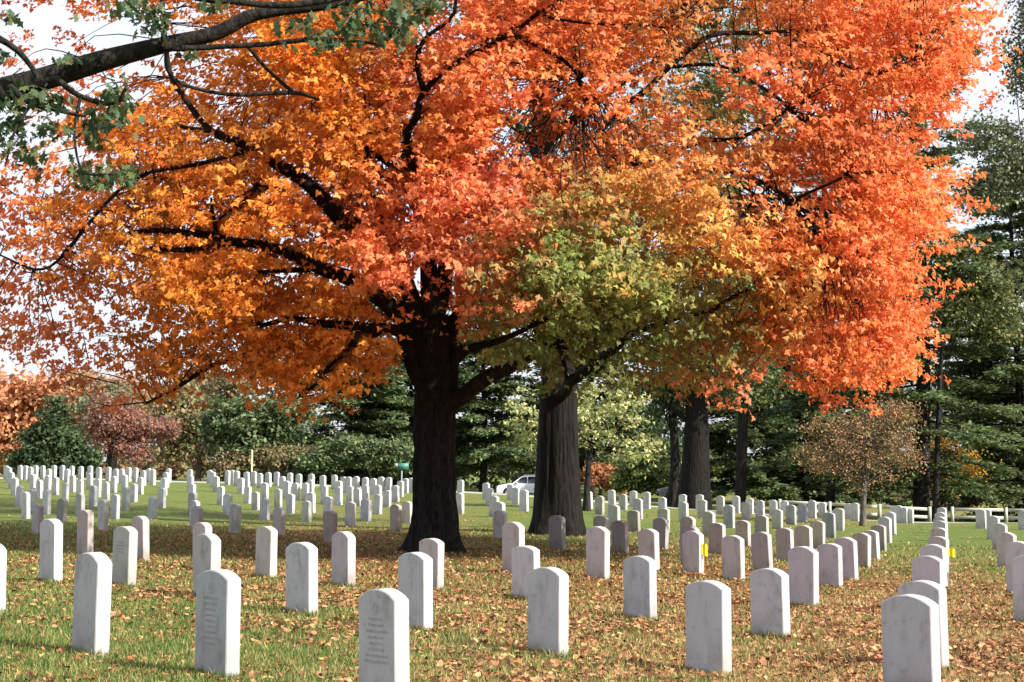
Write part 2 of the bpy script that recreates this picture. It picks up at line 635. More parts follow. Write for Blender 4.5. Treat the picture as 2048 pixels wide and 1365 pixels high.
def pal(colors, n_, rs, var=0.18, w=None):
    c = np.array(colors, float)
    i = rs.choice(len(c), n_, p=w)
    v = c[i] * rs.uniform(1 - var, 1 + var, (n_, 1)) * rs.uniform(0.93, 1.07, (n_, 3))
    return np.clip(v, 0, 0.95)


# ------------------------------------------------------------------ headstones
def stone_mesh(name, w=0.33, t=0.105, h=0.61, rise=0.055, seed=0):
    rr = random.Random(seed)
    na = 12
    prof = [(-w / 2, -0.12)]
    hs = h - rise
    R = (w * w / 4 + rise * rise) / (2 * rise)
    a0 = math.asin((w / 2) / R)
    arc = [(math.sin(-a0 + 2 * a0 * k / na) * R, hs - (R - rise) + math.cos(-a0 + 2 * a0 * k / na) * R) for k in range(na + 1)]
    prof = [(-w / 2, -0.12), (-w / 2, 0.25)] + arc + [(w / 2, 0.25), (w / 2, -0.12)]
    cxp, czp = 0.0, h / 2
    bev = 0.006
    rings = []
    for (dy, ins) in ((-t / 2, bev), (-t / 2 + bev, 0), (t / 2 - bev, 0), (t / 2, bev)):
        ring = []
        for (x, z) in prof:
            sx = 1 - ins / (w / 2)
            zz = z - ins if z > 0.3 else z
            ring.append((x * sx, dy, zz + rr.uniform(-0.0006, 0.0006)))
        rings.append(ring)
    m_ = len(prof)
    V_ = [v for r in rings for v in r]
    Fl = []
    for i in range(3):
        for k in range(m_ - 1):
            a, b_ = i * m_ + k, i * m_ + k + 1
            Fl.append((a, a + m_, b_ + m_, b_))
    Fl.append(tuple(range(m_)))
    Fl.append(tuple(reversed(range(3 * m_, 4 * m_))))
    me = bpy.data.meshes.new(name)
    me.from_pydata(V_, [], Fl)
    me.update()
    me.materials.append(M_marble)
    return me


STONES_ME = [stone_mesh('headstone', rise=r_, t=t_, seed=i) for i, (r_, t_) in enumerate([(0.055, 0.105), (0.048, 0.10), (0.062, 0.11), (0.055, 0.10)])]

M_cut_shade = plain_mat('engraved_shadow', (0.42, 0.41, 0.41), 0.8, 0, 0.15, 60)  # darker tone paints the shade that would sit in the carved letters


def inscription(parent, w, h, emblem=True, seed=1, rows=6):
    """worn carving as thin bars, shade of the cuts put in their colour: small shield ring, rows of unreadable strokes"""
    rr = random.Random(seed)
    V_, F_ = [], []

    def bar(x0, x1, z0, z1):
        y = -0.0535
        k = len(V_)
        V_.extend([(x0, y, z0), (x1, y, z0), (x1, y, z1), (x0, y, z1), (x0, y + 0.004, z0), (x1, y + 0.004, z0), (x1, y + 0.004, z1), (x0, y + 0.004, z1)])
        F_.extend([(k, k + 1, k + 2, k + 3), (k, k + 4, k + 5, k + 1), (k + 3, k + 2, k + 6, k + 7), (k, k + 3, k + 7, k + 4), (k + 1, k + 5, k + 6, k + 2)])
    if emblem:
        zc = h - 0.10
        for k in range(16):
            a = 2 * math.pi * k / 16
            x, z = 0.028 * math.cos(a), zc + 0.03 * math.sin(a)
            bar(x - 0.004, x + 0.004, z - 0.004, z + 0.004)
        bar(-0.004, 0.004, zc - 0.016, zc + 0.018)
        bar(-0.012, 0.012, zc + 0.002, zc + 0.008)
    z = h - 0.165
    for r in range(rows):
        half = rr.uniform(0.05, 0.105)
        x = -half
        while x < half:
            wd = rr.uniform(0.004, 0.012)
            hh = rr.uniform(0.010, 0.017)
            bar(x, x + wd * 0.45, z, z + hh)
            if rr.random() < 0.5:
                bar(x, x + wd, z + hh * rr.choice((0.0, 0.45, 0.85)), z + hh * rr.choice((0.0, 0.45, 0.85)) + 0.003)
            x += wd + 0.005
        z -= 0.032
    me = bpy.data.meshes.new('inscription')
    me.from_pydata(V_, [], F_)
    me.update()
    me.materials.append(M_cut_shade)
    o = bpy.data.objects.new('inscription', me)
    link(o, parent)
    return o


# (centre x, top y, base y or 0, tone, label or None) in the photograph's pixels
W, PK, DK, GR = (1, 1, 1), (0.92, 0.88, 0.85), (0.68, 0.67, 0.67), (0.84, 0.87, 0.80)
ST = [
    (437, 1140, 1345, (0.80, 0.82, 0.82), 'big grey-faced headstone with small carved emblem, third along the nearest row from the left edge'),
    (185, 1105, 1295, (0.93, 0.90, 0.90), 'large headstone with purplish stained foot, alone near the lower left corner'),
    (105, 1038, 1150, W, 'pale headstone behind the purplish one at lower left, its side brightly lit'),
    (250, 1053, 1172, (0.80, 0.80, 0.74), 'headstone with dark mossy face streaks, directly behind the large lower left one'),
    (605, 1085, 1227, W, 'clean white headstone standing alone halfway between the grey-faced one and the maple'),
    (688, 1063, 1172, (0.90, 0.87, 0.87), 'headstone with clearly cut lines of worn lettering, left of the maple base'),
    (770, 1178, 1385, (0.92, 0.90, 0.89), 'very large headstone with carved emblem cut off by the bottom edge, left of centre'),
    (832, 1105, 1257, W, 'white headstone right behind the large bottom-edge one, in front of the maple'),
    (862, 1077, 1185, (0.9, 0.87, 0.82), 'headstone half hidden by another, closest to the foot of the maple'),
    (1095, 1135, 1305, (0.92, 0.90, 0.91), 'large headstone with dark line across below its top and a foot band, near centre'),
    (1053, 1092, 1205, W, 'white headstone overlapped by the large banded one near the centre'),
    (1415, 1162, 1342, (0.90, 0.90, 0.91), 'large plain lavender-grey headstone at the bottom, second from right'),
    (1820, 1190, 1395, (0.88, 0.89, 0.91), 'largest headstone, at the head of the right-hand file and cut by the bottom edge'),
    (1280, 1112, 1240, (0.84, 0.85, 0.88), 'bluish grey headstone between the banded one and the plain large one'),
    (1540, 1137, 1277, (0.92, 0.92, 0.93), 'smooth pale headstone just right of the plain large lavender-grey one'),
    (1195, 1053, 1160, (0.95, 0.90, 0.88), 'bright headstone standing just in front and right of the second trunk'),
    (1385, 1062, 0, (0.97, 0.92, 0.94), 'pinkish white headstone with a yellow marker at its edge'),
    (1605, 1093, 1210, (0.93, 0.87, 0.89), 'pinkish stained headstone leading the diagonal file at right'),
    (1660, 1087, 1178, (0.85, 0.83, 0.86), None), (1692, 1075, 1160, (0.9, 0.86, 0.9), None), (1721, 1066, 1138, PK, None),
    (1742, 1061, 1122, W, None), (1757, 1050, 1105, DK, None), (1769, 1034, 1087, W, None), (1780, 1024, 1071, W, None),
    (415, 1068, 0, (0.85, 0.83, 0.80), 'headstone peeping over the big grey-faced one at left'),
    (406, 1045, 0, (0.88, 0.85, 0.80), None), (395, 1012, 0, (0.8, 0.76, 0.72), None), (390, 1001, 0, W, None), (386, 985, 0, DK, None),
    (384, 968, 0, W, None), (381, 951, 0, W, None), (380, 937, 0, W, None),
    (533, 1053, 1156, (0.90, 0.87, 0.80), 'cream headstone with stained foot, left of the clean white lone one'),
    (-14, 1087, 1230, W, None),
    (1115, 1031, 1100, (0.62, 0.58, 0.58), 'small dark-faced headstone right in front of the second trunk'),
    (1466, 1071, 1160, PK, 'short pink-tinged headstone right of the one with the yellow marker'),
    (1525, 1064, 0, (0.74, 0.71, 0.72), None), (1570, 1056, 0, PK, None),
    # left field
    (76, 1008, 0, (0.8, 0.76, 0.74), None), (53, 984, 1050, W, None), (39, 972, 0, W, None), (30, 956, 0, W, None), (23, 945, 0, W, None), (18, 935, 0, W, None), (13, 927, 0, W, None),
    (41, 929, 0, W, None), (51, 928, 0, W, None), (61, 934, 0, W, None), (72, 930, 0, W, None), (86, 930, 0, W, None), (98, 938, 0, W, None), (108, 930, 0, W, None),
    (125, 931, 0, W, None), (134, 938, 0, W, None), (144, 929, 0, W, None), (162, 933, 0, W, None), (181, 929, 0, W, None), (198, 935, 0, W, None), (217, 930, 0, W, None),
    (232, 938, 0, W, None), (244, 938, 0, W, None), (257, 931, 0, W, None), (271, 931, 0, W, None), (287, 941, 0, W, None), (298, 933, 0, W, None), (306, 939, 0, W, None),
    (337, 935, 0, W, None), (332, 945, 0, W, None), (328, 956, 0, W, None), (324, 976, 0, W, None), (305, 994, 0, (0.8, 0.8, 0.82), None), (283, 1032, 1120, (0.85, 0.8, 0.77), None),
    (420, 938, 0, W, None), (426, 944, 0, W, None), (433, 953, 0, W, None), (442, 973, 0, W, None), (455, 988, 0, W, None), (470, 1008, 1068, GR, None),
    (67, 949, 0, W, None), (80, 960, 0, W, None), (64, 979, 0, GR, None), (94, 979, 1030, W, None), (112, 955, 0, W, None), (131, 966, 0, W, None), (161, 960, 0, W, None),
    (161, 987, 1035, DK, None), (187, 971, 1015, (0.8, 0.83, 0.83), None), (124, 997, 0, (0.45, 0.45, 0.40), None), (172, 1020, 1102, (0.78, 0.7, 0.66), None),
    (207, 999, 1062, (0.95, 0.93, 0.88), None), (213, 964, 0, W, None), (231, 989, 1040, (0.86, 0.86, 0.93), None), (252, 975, 1022, GR, None), (268, 968, 1007, W, None), (281, 955, 0, W, None),
    (96, 951, 0, W, None), (146, 950, 0, W, None), (180, 947, 0, W, None), (228, 953, 0, W, None), (250, 950, 0, W, None), (196, 958, 0, W, None),
    (455, 941, 0, W, None), (465, 939, 0, W, None), (474, 942, 0, W, None), (482, 956, 0, W, None), (494, 944, 0, W, None), (508, 943, 0, W, None), (520, 947, 0, W, None),
    (537, 945, 0, W, None), (553, 944, 0, W, None), (565, 953, 0, W, None), (580, 946, 0, W, None), (598, 948, 0, W, None), (623, 948, 0, W, None), (646, 951, 0, W, None),
    (669, 950, 0, W, None), (678, 962, 0, W, None), (688, 954, 0, W, None), (697, 954, 0, W, None), (713, 953, 0, W, None), (731, 955, 0, W, None), (747, 957, 0, W, None),
    (763, 954, 0, W, None), (777, 955, 0, W, None), (801, 962, 0, W, None), (811, 957, 0, W, None), (822, 956, 0, W, None),
    (495, 973, 1010, W, None), (512, 984, 1023, GR, None), (530, 966, 0, W, None), (530, 997, 1043, (0.82, 0.84, 0.88), None), (559, 1015, 1072, PK, None), (557, 978, 0, GR, None),
    (581, 988, 1030, (0.9, 0.9, 0.97), None), (592, 966, 1003, W, None), (621, 960, 0, W, None), (623, 985, 0, W, None), (614, 1002, 1047, GR, None),
    (649, 971, 0, W, None), (656, 993, 0, W, None), (661, 1022, 0, (0.74, 0.66, 0.60), None), (701, 1004, 1055, PK, None), (700, 972, 0, W, None), (716, 976, 0, W, None),
    (731, 970, 0, W, None), (732, 998, 1045, (0.82, 0.85, 0.92), None), (755, 989, 1031, W, None), (774, 981, 1018, W, None), (791, 971, 1007, W, None), (792, 1009, 0, (0.72, 0.66, 0.58), None),
    (815, 1003, 1050, (0.95, 0.88, 0.8), None), (573, 962, 0, W, None), (611, 966, 0, W, None), (677, 974, 0, W, None), (756, 970, 0, W, None),
    (921, 960, 0, W, None), (919, 986, 0, W, None),
    # between the two big trunks
    (972, 966, 0, W, None), (979, 976, 0, W, None), (988, 992, 0, W, None), (997, 1004, 0, W, None), (1000, 1021, 1080, PK, None), (1027, 1044, 1143, (0.9, 0.85, 0.8), 'headstone with a dark stain down its face, right of the maple foot'),
    (1021, 969, 0, W, None), (1032, 975, 0, W, None), (1048, 980, 1024, W, None),
    # right field
    (1177, 983, 1020, W, None), (1199, 992, 1032, (0.72, 0.72, 0.62), None), (1224, 980, 0, W, None), (1246, 989, 1023, GR, None), (1266, 982, 0, W, None), (1276, 997, 1040, (0.85, 0.82, 0.86), None),
    (1293, 984, 1020, W, None), (1228, 1010, 0, GR, None), (1268, 1021, 1062, (0.6, 0.57, 0.5), None), (1201, 1031, 0, (0.85, 0.78, 0.74), None), (1240, 1041, 1110, (0.68, 0.6, 0.56), None),
    (1325, 995, 1030, W, None), (1327, 1017, 0, (0.85, 0.85, 0.7), None), (1320, 1036, 1100, (0.7, 0.66, 0.68), None), (1298, 1058, 0, PK, None), (1365, 989, 0, W, None), (1367, 1004, 0, (0.85, 0.87, 0.8), None),
    (1374, 1033, 0, (0.75, 0.74, 0.68), None), (1380, 1052, 0, DK, None),
    (1399, 988, 0, W, None), (1404, 1000, 1040, GR, None), (1418, 1023, 0, GR, None), (1434, 1046, 1110, PK, None), (1441, 992, 1030, GR, None), (1458, 1010, 1057, (0.7, 0.74, 0.74), None),
    (1472, 992, 1028, W, None), (1492, 1004, 1042, (0.95, 0.9, 0.86), None), (1499, 995, 0, W, None), (1520, 1001, 0, W, None), (1546, 995, 0, W, None), (1569, 998, 0, W, None),
    (1554, 1019, 1062, GR, None), (1523, 1031, 0, (0.72, 0.72, 0.70), None), (1486, 1041, 1098, (0.9, 0.84, 0.78), None), (1582, 1010, 1052, (0.62, 0.66, 0.66), None),
    (1605, 1008, 1046, (0.75, 0.8, 0.86), None), (1624, 1001, 1042, (0.85, 0.88, 0.92), None), (1644, 1001, 0, (0.85, 0.86, 0.86), None), (1658, 1025, 1077, (0.6, 0.64, 0.66), None),
    (1677, 1017, 1063, (0.92, 0.92, 0.88), None), (1607, 1051, 0, (0.95, 0.9, 0.84), None), (1634, 1042, 0, (0.95, 0.9, 0.84), None),
    (1709, 1006, 1047, W, None), (1697, 1007, 0, W, None), (1789, 1010, 0, W, None), (1797, 1010, 1046, W, None), (1806, 1011, 0, W, None), (1818, 1015, 1046, W, None),
    # the right-hand file and beyond
    (1845, 1162, 0, (0.95, 0.92, 0.92), 'second headstone of the right-hand file, just its rounded top showing'),
    (1855, 1112, 0, (0.95, 0.9, 0.92), 'third headstone of the right-hand file, brownish stain under its top'),
    (1868, 1089, 0, W, 'fourth headstone of the right-hand file, in front of the yellow flag'),
    (1875, 1073, 0, W, None), (1878, 1056, 0, W, None), (1880, 1042, 0, W, None), (1881, 1034, 0, W, None), (1882, 1025, 0, W, None), (1884, 1015, 0, W, None),
    (1972, 1019, 0, W, None), (1962, 1019, 0, W, None), (1986, 1032, 0, W, None), (1999, 1047, 0, W, None), (2012, 1065, 0, W, None), (2037, 1083, 1190, W, None), (2047, 1022, 0, W, None), (2060, 1110, 1240, W, None),
]
ANG = math.radians(46)           # thin side runs away to the right
rsS = random.Random(3)
stones = []
for (x, yt, yb, tone, lab) in ST:
    if yb and yb > 1365:
        X, Y = ground_hit(x, yb - 4)
        X2, Y2 = ground_hit(x, yt, 0.61)
        X, Y = X2, Y2
        h = 0.61
    elif yb:
        Xt, Yt = ground_hit(x, yt, 0.61)
        Xb, Yb = ground_hit(x, yb - 3)
        Y = 0.4 * Yt + 0.6 * Yb
        X = 0.4 * Xt + 0.6 * Xb
        s_ = F / Y
        h = min(max((yb - 3 - yt) / s_, 0.53), 0.68)
        # refit the distance so that the top lands where it should with this height
        X, Y = ground_hit(x, yt, h)
    else:
        h = 0.61 + rsS.uniform(-0.02, 0.02)
        X, Y = ground_hit(x, yt, h)
    o = bpy.data.objects.new('headstone', STONES_ME[rsS.randrange(4)])
    o.location = (X, Y, float(gz(X, Y)))
    o.scale = (1, 1, h / 0.61)
    tl = 0.022
    o.rotation_euler = (rsS.gauss(0, tl) * 0.7, rsS.gauss(0, tl) * 0.7, -ANG + rsS.gauss(0, 0.03))
    j = rsS.uniform(0.93, 1.0)
    o.color = (min(1, tone[0] * j), min(1, tone[1] * j), min(1, tone[2] * j), 1)
    link(o)
    tag(o, lab, 'headstone', 'white marble headstones in the cemetery')
    stones.append([o, x, yt, Y, lab])

ordw = ['first', 'second', 'third', 'fourth', 'fifth', 'sixth', 'seventh', 'eighth', 'ninth', 'tenth', 'eleventh', 'twelfth'] 


def ordi(k):
    return ordw[k] if k < 12 else '%d%s' % (k + 1, {1: 'st', 2: 'nd', 3: 'rd'}.get((k + 1) % 10, 'th') if (k + 1) not in (11, 12, 13) else 'th')


zones = [(-99, 870, 'left of the maple trunk'), (870, 1150, 'between the big trunks'), (1150, 1700, 'right of the second trunk'), (1700, 1850, 'near the small bare tree'), (1850, 9999, 'in the far right files')]
tiers = [(0, 18, 'mid-sized pale headstone'), (18, 26, 'smallish headstone'), (26, 34, 'small distant headstone'), (34, 999, 'tiny farthest white headstone')]
for z0, z1, zt in zones:
    for d0, d1, tt in tiers:
        grp = sorted([s for s in stones if z0 <= s[1] < z1 and d0 <= s[3] < d1 and not s[4]], key=lambda s: s[1])
        for k, s in enumerate(grp):
            if len(grp) == 1:
                s[0]['label'] = 'the only unhidden %s %s' % (tt, zt)
                s[0]['label'] = s[0]['label'].replace('the only unhidden ', 'single ')
            else:
                s[0]['label'] = '%s, %s from left of its size, %s' % (tt, ordi(k), zt)
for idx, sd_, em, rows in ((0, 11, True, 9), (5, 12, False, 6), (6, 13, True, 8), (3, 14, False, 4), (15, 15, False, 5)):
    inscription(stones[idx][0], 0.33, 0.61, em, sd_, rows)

# ------------------------------------------------------------------ the big maple
MD = 24.0                                         # its distance
tb = G(868, MD)
maple = thing('maple_tree', 'big maple in full orange autumn leaf with dark forked trunk, left of centre', 'tree', tb)


def px_path(pts, d0, d1, rel=1.0):
    n_ = len(pts)
    out, rad = [], []
    for i, (x, y, r) in enumerate(pts):
        d = d0 + (d1 - d0) * i / (n_ - 1)
        out.append(P(x, y, d))
        rad.append(max(r / F * d, 0.006))
    return out, rad


prof = [(1112, 815, 922), (1098, 818, 922), (1060, 822, 918), (1000, 824, 914), (940, 826, 912), (900, 828, 911), (860, 824, 910), (830, 829, 911), (790, 829, 916), (760, 824, 917),
        (730, 812, 919), (700, 803, 918), (670, 797, 917), (645, 800, 912), (625, 815, 905)]
tp = [P((a + b) / 2, y, MD) for (y, a, b) in prof]
tr = [(b - a) / 2 / F * MD * 0.95 for (y, a, b) in prof]
tp[0].z = tb.z - 0.1


def maple_lobes(i, p, th):
    z = p.z - tb.z
    fl = math.exp(-max(z, 0) / 0.22)
    q = 1 + fl * (0.20 + 0.26 * math.cos(4 * th + 0.6) + 0.14 * math.cos(7 * th))
    q *= 1 + 0.07 * math.sin(9 * th + 2.5 * math.sin(z * 1.3)) + 0.035 * math.sin(17 * th + z * 2)
    q *= 1 + 0.07 * mnoise.noise(Vector((math.cos(th) * 2, math.sin(th) * 2, z * 1.7)))
    q *= 1 + 0.06 * abs(mnoise.noise(Vector((math.cos(th) * 9, math.sin(th) * 9, z * 2.6)))) + 0.03 * mnoise.noise(Vector((math.cos(th) * 18, math.sin(th) * 18, z * 6)))
    return q


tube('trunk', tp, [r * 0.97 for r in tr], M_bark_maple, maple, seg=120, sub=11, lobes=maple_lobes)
LIMBS = [
    ([(830, 690, 16), (795, 662, 13), (740, 655, 12), (700, 648, 10), (640, 647, 9), (580, 638, 6), (520, 650, 4)], 0, -1.6),
    ([(720, 655, 7), (700, 695, 5), (650, 745, 4), (600, 795, 2.5)], -0.6, -1.6),
    ([(855, 700, 22), (800, 632, 20), (742, 585, 22), (700, 560, 19), (630, 535, 15), (540, 495, 11), (460, 484, 9), (400, 465, 8), (330, 458, 7), (255, 465, 4)], 0, -2.6),
    ([(620, 540, 7), (560, 545, 5), (520, 545, 3)], -0.9, -1.6),
    ([(432, 470, 6), (430, 435, 4), (424, 395, 2.5)], -2.0, -2.2),
    ([(440, 440, 3), (480, 410, 3), (512, 370, 2)], -2.0, -2.4),
    ([(530, 492, 6), (440, 492, 5), (360, 500, 5), (300, 495, 3)], -1.5, -2.4),
    ([(858, 690, 26), (828, 610, 26), (775, 530, 25), (735, 480, 23), (690, 440, 22), (620, 370, 16), (540, 320, 14), (480, 288, 11), (420, 258, 8), (370, 200, 6.5), (335, 140, 5.5), (328, 20, 5), (325, -120, 3)], 0, -2.9),
    ([(500, 302, 7), (460, 312, 5), (380, 330, 5), (290, 352, 4.5), (230, 390, 4), (150, 480, 4), (80, 540, 3), (0, 512, 2)], -2.2, -3.6),
    ([(470, 282, 7), (420, 262, 6), (360, 250, 4)], -2.2, -2.6),
    ([(862, 700, 32), (862, 610, 29), (858, 540, 27), (850, 470, 22), (840, 400, 18), (826, 340, 14), (812, 280, 12), (835, 235, 11), (850, 185, 10), (930, 110, 8), (1010, 72, 7), (1085, 28, 6), (1180, -40, 5)], 0, -3.0),
    ([(850, 190, 8), (834, 130, 6), (850, 80, 5), (905, 25, 4), (905, -60, 3)], -2.0, -2.6),
    ([(1075, 30, 5), (1110, 40, 4.5), (1180, 48, 4), (1300, 55, 3), (1340, 60, 2)], -2.9, -3.4),
    ([(1035, 72, 4), (1120, 120, 4), (1160, 160, 3)], -2.8, -3.2),
    ([(838, 350, 7), (800, 340, 9), (780, 335, 7), (735, 300, 4)], -1.2, -2.6),
    ([(885, 815, 20), (930, 785, 18), (975, 758, 18), (1020, 738, 15), (1050, 722, 9), (1085, 695, 5)], 0, -1.6),
    ([(895, 735, 20), (930, 700, 11), (970, 690, 8), (1035, 664, 6), (1090, 640, 4)], 0, -1.6),
    ([(885, 700, 20), (925, 600, 18), (990, 490, 18), (1060, 400, 15), (1160, 300, 12), (1260, 210, 10), (1340, 140, 9), (1420, 78, 8), (1500, 66, 7), (1570, 62, 6), (1650, 55, 4)], 0, 1.0),
    ([(1100, 350, 12), (1250, 330, 9), (1400, 290, 7), (1480, 275, 6), (1540, 252, 5), (1575, 222, 4)], 0.5, -2.6),
    ([(1160, 300, 10), (1300, 340, 9), (1440, 340, 7), (1530, 365, 6), (1590, 412, 6), (1632, 462, 5)], 0.5, -2.6),
    ([(1560, 415, 4), (1620, 385, 5), (1690, 350, 4)], -2.4, -2.8),
    ([(1340, 140, 6), (1440, 132, 5), (1500, 165, 5), (1560, 200, 5), (1610, 245, 4)], 0.6, -2.0),
    ([(1560, 62, 4), (1640, 104, 4), (1740, 146, 4), (1830, 120, 2.5)], 0.2, -2.0),
    ([(780, 655, 9), (700, 690, 8), (600, 690, 7), (500, 705, 6), (450, 722, 6), (400, 742, 5.5), (350, 772, 5), (292, 805, 3)], 0, -2.4),
    ([(870, 640, 22), (900, 480, 17), (930, 330, 13), (960, 150, 10), (980, -60, 7), (990, -250, 4)], 0, 1.5),
    ([(840, 640, 20), (760, 430, 15), (660, 240, 11), (560, 60, 8), (480, -150, 5)], 0, 1.5),
]
limb_pts = []
clear_pts = []
for li, (pts, a, b) in enumerate(LIMBS):
    pp, rr = px_path(pts, MD + a, MD + b)
    rr = [max(r * (0.68 if li in (17, 18, 19, 20, 21, 22, 10, 12) else 0.9), 0.006) for r in rr]
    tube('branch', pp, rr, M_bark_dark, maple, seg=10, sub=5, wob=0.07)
    sp_p, sp_r = smooth_path(pp, rr, 5)
    limb_pts += [p for p, r in zip(sp_p, sp_r) if r < 0.09]
    if li < 23:
        for p, r in zip(sp_p, sp_r):
            qx, qy, qd = proj(p.x, p.y, p.z)
            if (li == 15 and qx > 1012) or (690 < qx < 1075 and 335 < qy < 545) or (480 < qx < 545 and 285 < qy < 325) or (690 < qx < 830 and 440 < qy < 600) or (li == 17 and qx < 1330) or (li == 18 and qx < 1440) or (li == 19 and qx < 1500):
                continue
            clear_pts.append((qx, qy, qd, r / qd * F))

# crown: what the crown holds, read over its width (128 px a cell) and height (107 px a row)
CODE = {
    'o': [(0.76, 0.28, 0.045), (0.82, 0.35, 0.06), (0.68, 0.21, 0.04)],
    'R': [(0.80, 0.24, 0.085), (0.84, 0.32, 0.10), (0.74, 0.18, 0.07)],
    'r': [(0.82, 0.23, 0.11), (0.80, 0.19, 0.10), (0.84, 0.30, 0.12)],
    'y': [(0.82, 0.38, 0.10), (0.78, 0.44, 0.14), (0.82, 0.29, 0.09), (0.46, 0.38, 0.10)],
    'g': [(0.20, 0.28, 0.09), (0.28, 0.34, 0.11), (0.14, 0.22, 0.07), (0.42, 0.36, 0.09)],
    'b': [(0.42, 0.17, 0.05), (0.62, 0.20, 0.05), (0.25, 0.17, 0.05)],
}
ROWS = [
    ('RoooooRRRRbbRRRR', '2256887998778895'),
    ('RRRoooRRRRbRRRRR', '2246898877778885'),
    ('RooooooRbRRgRRRR', '3678999967758852'),
    ('RooooRrrRyyRRRRR', '4788899999867997'),
    ('RooooRrrggyyRRRR', '5688788899999960'),
    ('RRoooorrggggyRRR', '5588886799889960'),
    ('RRoooooggggbRRRR', '6688884589766920'),
    ('RRooooogggyrRRRR', '2454650254367500'),
]
LOWX = [-200, 0, 120, 160, 200, 260, 330, 400, 470, 560, 650, 740, 780, 830, 920, 980, 1050, 1120, 1250, 1350, 1400, 1470, 1515, 1540, 1600, 1640, 1700, 1780, 1835, 2000]
LOWY = [660, 720, 745, 775, 790, 830, 835, 780, 790, 835, 805, 755, 690, 640, 650, 740, 775, 775, 810, 770, 820, 835, 800, 715, 720, 825, 835, 800, 765, 740]
RGY = [-500, 0, 120, 200, 260, 300, 350, 400, 440, 490, 580, 680, 770, 900]
RGX = [1750, 1950, 1985, 1955, 1895, 1830, 1870, 1925, 1930, 1845, 1862, 1832, 1830, 1830]
rs = np.random.RandomState(21)


def cell(x, y):
    c = min(max(int((x + rs.normal(0, 38)) // 128), 0), 15)
    r = min(max(int((y + rs.normal(0, 30)) // 107), 0), 7)
    return ROWS[r][0][c], int(ROWS[r][1][c])


CM = {k: np.mean(v, 0) for k, v in CODE.items()}
GRID = np.array([[CM[ch] for ch in r[0]] for r in ROWS])


def grid_col(x, y):
    fx = min(max(x / 128.0 - 0.5, 0), 14.999)
    fy = min(max(y / 107.0 - 0.5, 0), 6.999)
    i, j = int(fx), int(fy)
    u, v = fx - i, fy - j
    return (GRID[j, i] * (1 - u) + GRID[j, i + 1] * u) * (1 - v) + (GRID[j + 1, i] * (1 - u) + GRID[j + 1, i + 1] * u) * v


# openings in the crown where the trees behind and the sky show
GAPS = [(1090, 285, 62, 55), (1425, 195, 75, 50), (1490, 395, 95, 42), (1640, 425, 62, 40), (1365, 125, 60, 30), (1050, 165, 36, 60), (1480, 45, 80, 22), (1000, 300, 26, 50),
        (900, 45, 40, 40), (1560, 250, 60, 35), (1790, 235, 45, 30), (1600, 130, 40, 22), (1250, 215, 40, 28), (640, 560, 40, 22), (345, 640, 40, 30), (445, 690, 35, 22), (150, 625, 35, 25), (250, 110, 70, 50)]
clusters = []
tries = 0
while len(clusters) < 4000 and tries < 90000:
    tries += 1
    x, y = rs.uniform(-260, 1990), rs.uniform(-420, 838)
    if y > np.interp(x, LOWX, LOWY) - 22 or x > np.interp(y, RGY, RGX) - 25:
        continue
    if y < 0:
        lim = 400 * math.sqrt(max(0, 1 - ((x - 900) / 1150) ** 2))
        if -y > lim or rs.rand() > 0.33:
            continue
        code, den = cell(x, 20)
        den = 9
    else:
        code, den = cell(x, y)
    if rs.rand() > (den / 9.0) ** 1.9:
        continue
    if any(((x - a) / (c_ + 14)) ** 2 + ((y - b) / (d_ + 12)) ** 2 < 1 for a, b, c_, d_ in GAPS) and rs.rand() < 0.86:
        continue
    q = max(0.1, 1 - ((x - 900) / 1250) ** 2)
    T = 5.3 * math.sqrt(q)
    dz = -T + 2 * T * 0.85 * rs.rand() ** 1.35
    if y > 600:                       # the lowest sprays hang on the near and outer side
        dz *= 0.75
    pw = P(x, y, MD + dz)
    if mnoise.noise(pw * 0.8) < (-0.06 if den < 8 else -0.20) + (7 - den) * 0.03:
        continue
    clusters.append((x, y, MD + dz, code, den))
pos, nrm, tip, siz, col = [], [], [], [], []
twigs = []
LP = np.array([tuple(p) for p in limb_pts])
for (x, y, d, code, den) in clusters:
    c = np.array(P(x, y, d))
    # outward direction from the crown's middle
    ctr = np.array(P(930, 420, MD + 0.5))
    outv = (c - ctr)
    outv /= np.linalg.norm(outv) + 1e-6
    spray = rs.uniform(0.20, 0.42)
    nsub = rs.randint(4, 7)
    edge = den < 6
    base_c = grid_col(x + rs.normal(0, 30), y + rs.normal(0, 25))
    tone = rs.uniform(0.84, 1.12) * (1.0 + 0.55 * mnoise.noise(Vector(c) * 0.9 + Vector((7, 3, 1))))
    hue = rs.uniform(0.88, 1.14)
    for sidx in range(nsub):
        sc = c + rs.normal(0, 1, 3) * np.array([spray, spray, spray * 0.62])
        nl = rs.randint(10, 19)
        ax = np.array([rs.normal(0, 1), rs.normal(0, 1), rs.normal(-0.25, 0.25)])
        ax /= np.linalg.norm(ax)
        u = rs.uniform(-1, 1, nl)
        pp_ = sc + u[:, None] * ax * 0.17 + rs.normal(0, 1, (nl, 3)) * np.array([0.07, 0.07, 0.035])
        pos.append(pp_)
        nn = rs.normal(0, 0.55, (nl, 3)) + np.array([0, 0, 0.55]) + outv * 0.55
        nrm.append(nn)
        tip.append(rs.normal(0, 0.6, (nl, 3)) + outv * 0.4 + np.array([0, 0, -0.7]))
        siz.append(rs.uniform(0.038, 0.088, nl))
        cc = (0.38 * pal(CODE[code], nl, rs, 0.16) + 0.62 * base_c * rs.uniform(0.85, 1.12, (nl, 1))) * tone
        cc[:, 1] *= hue
        col.append(cc)
    if rs.rand() < 0.5:
        k = np.argmin(((LP - c) ** 2).sum(1))
        twigs.append((Vector(LP[k]), Vector(c)))
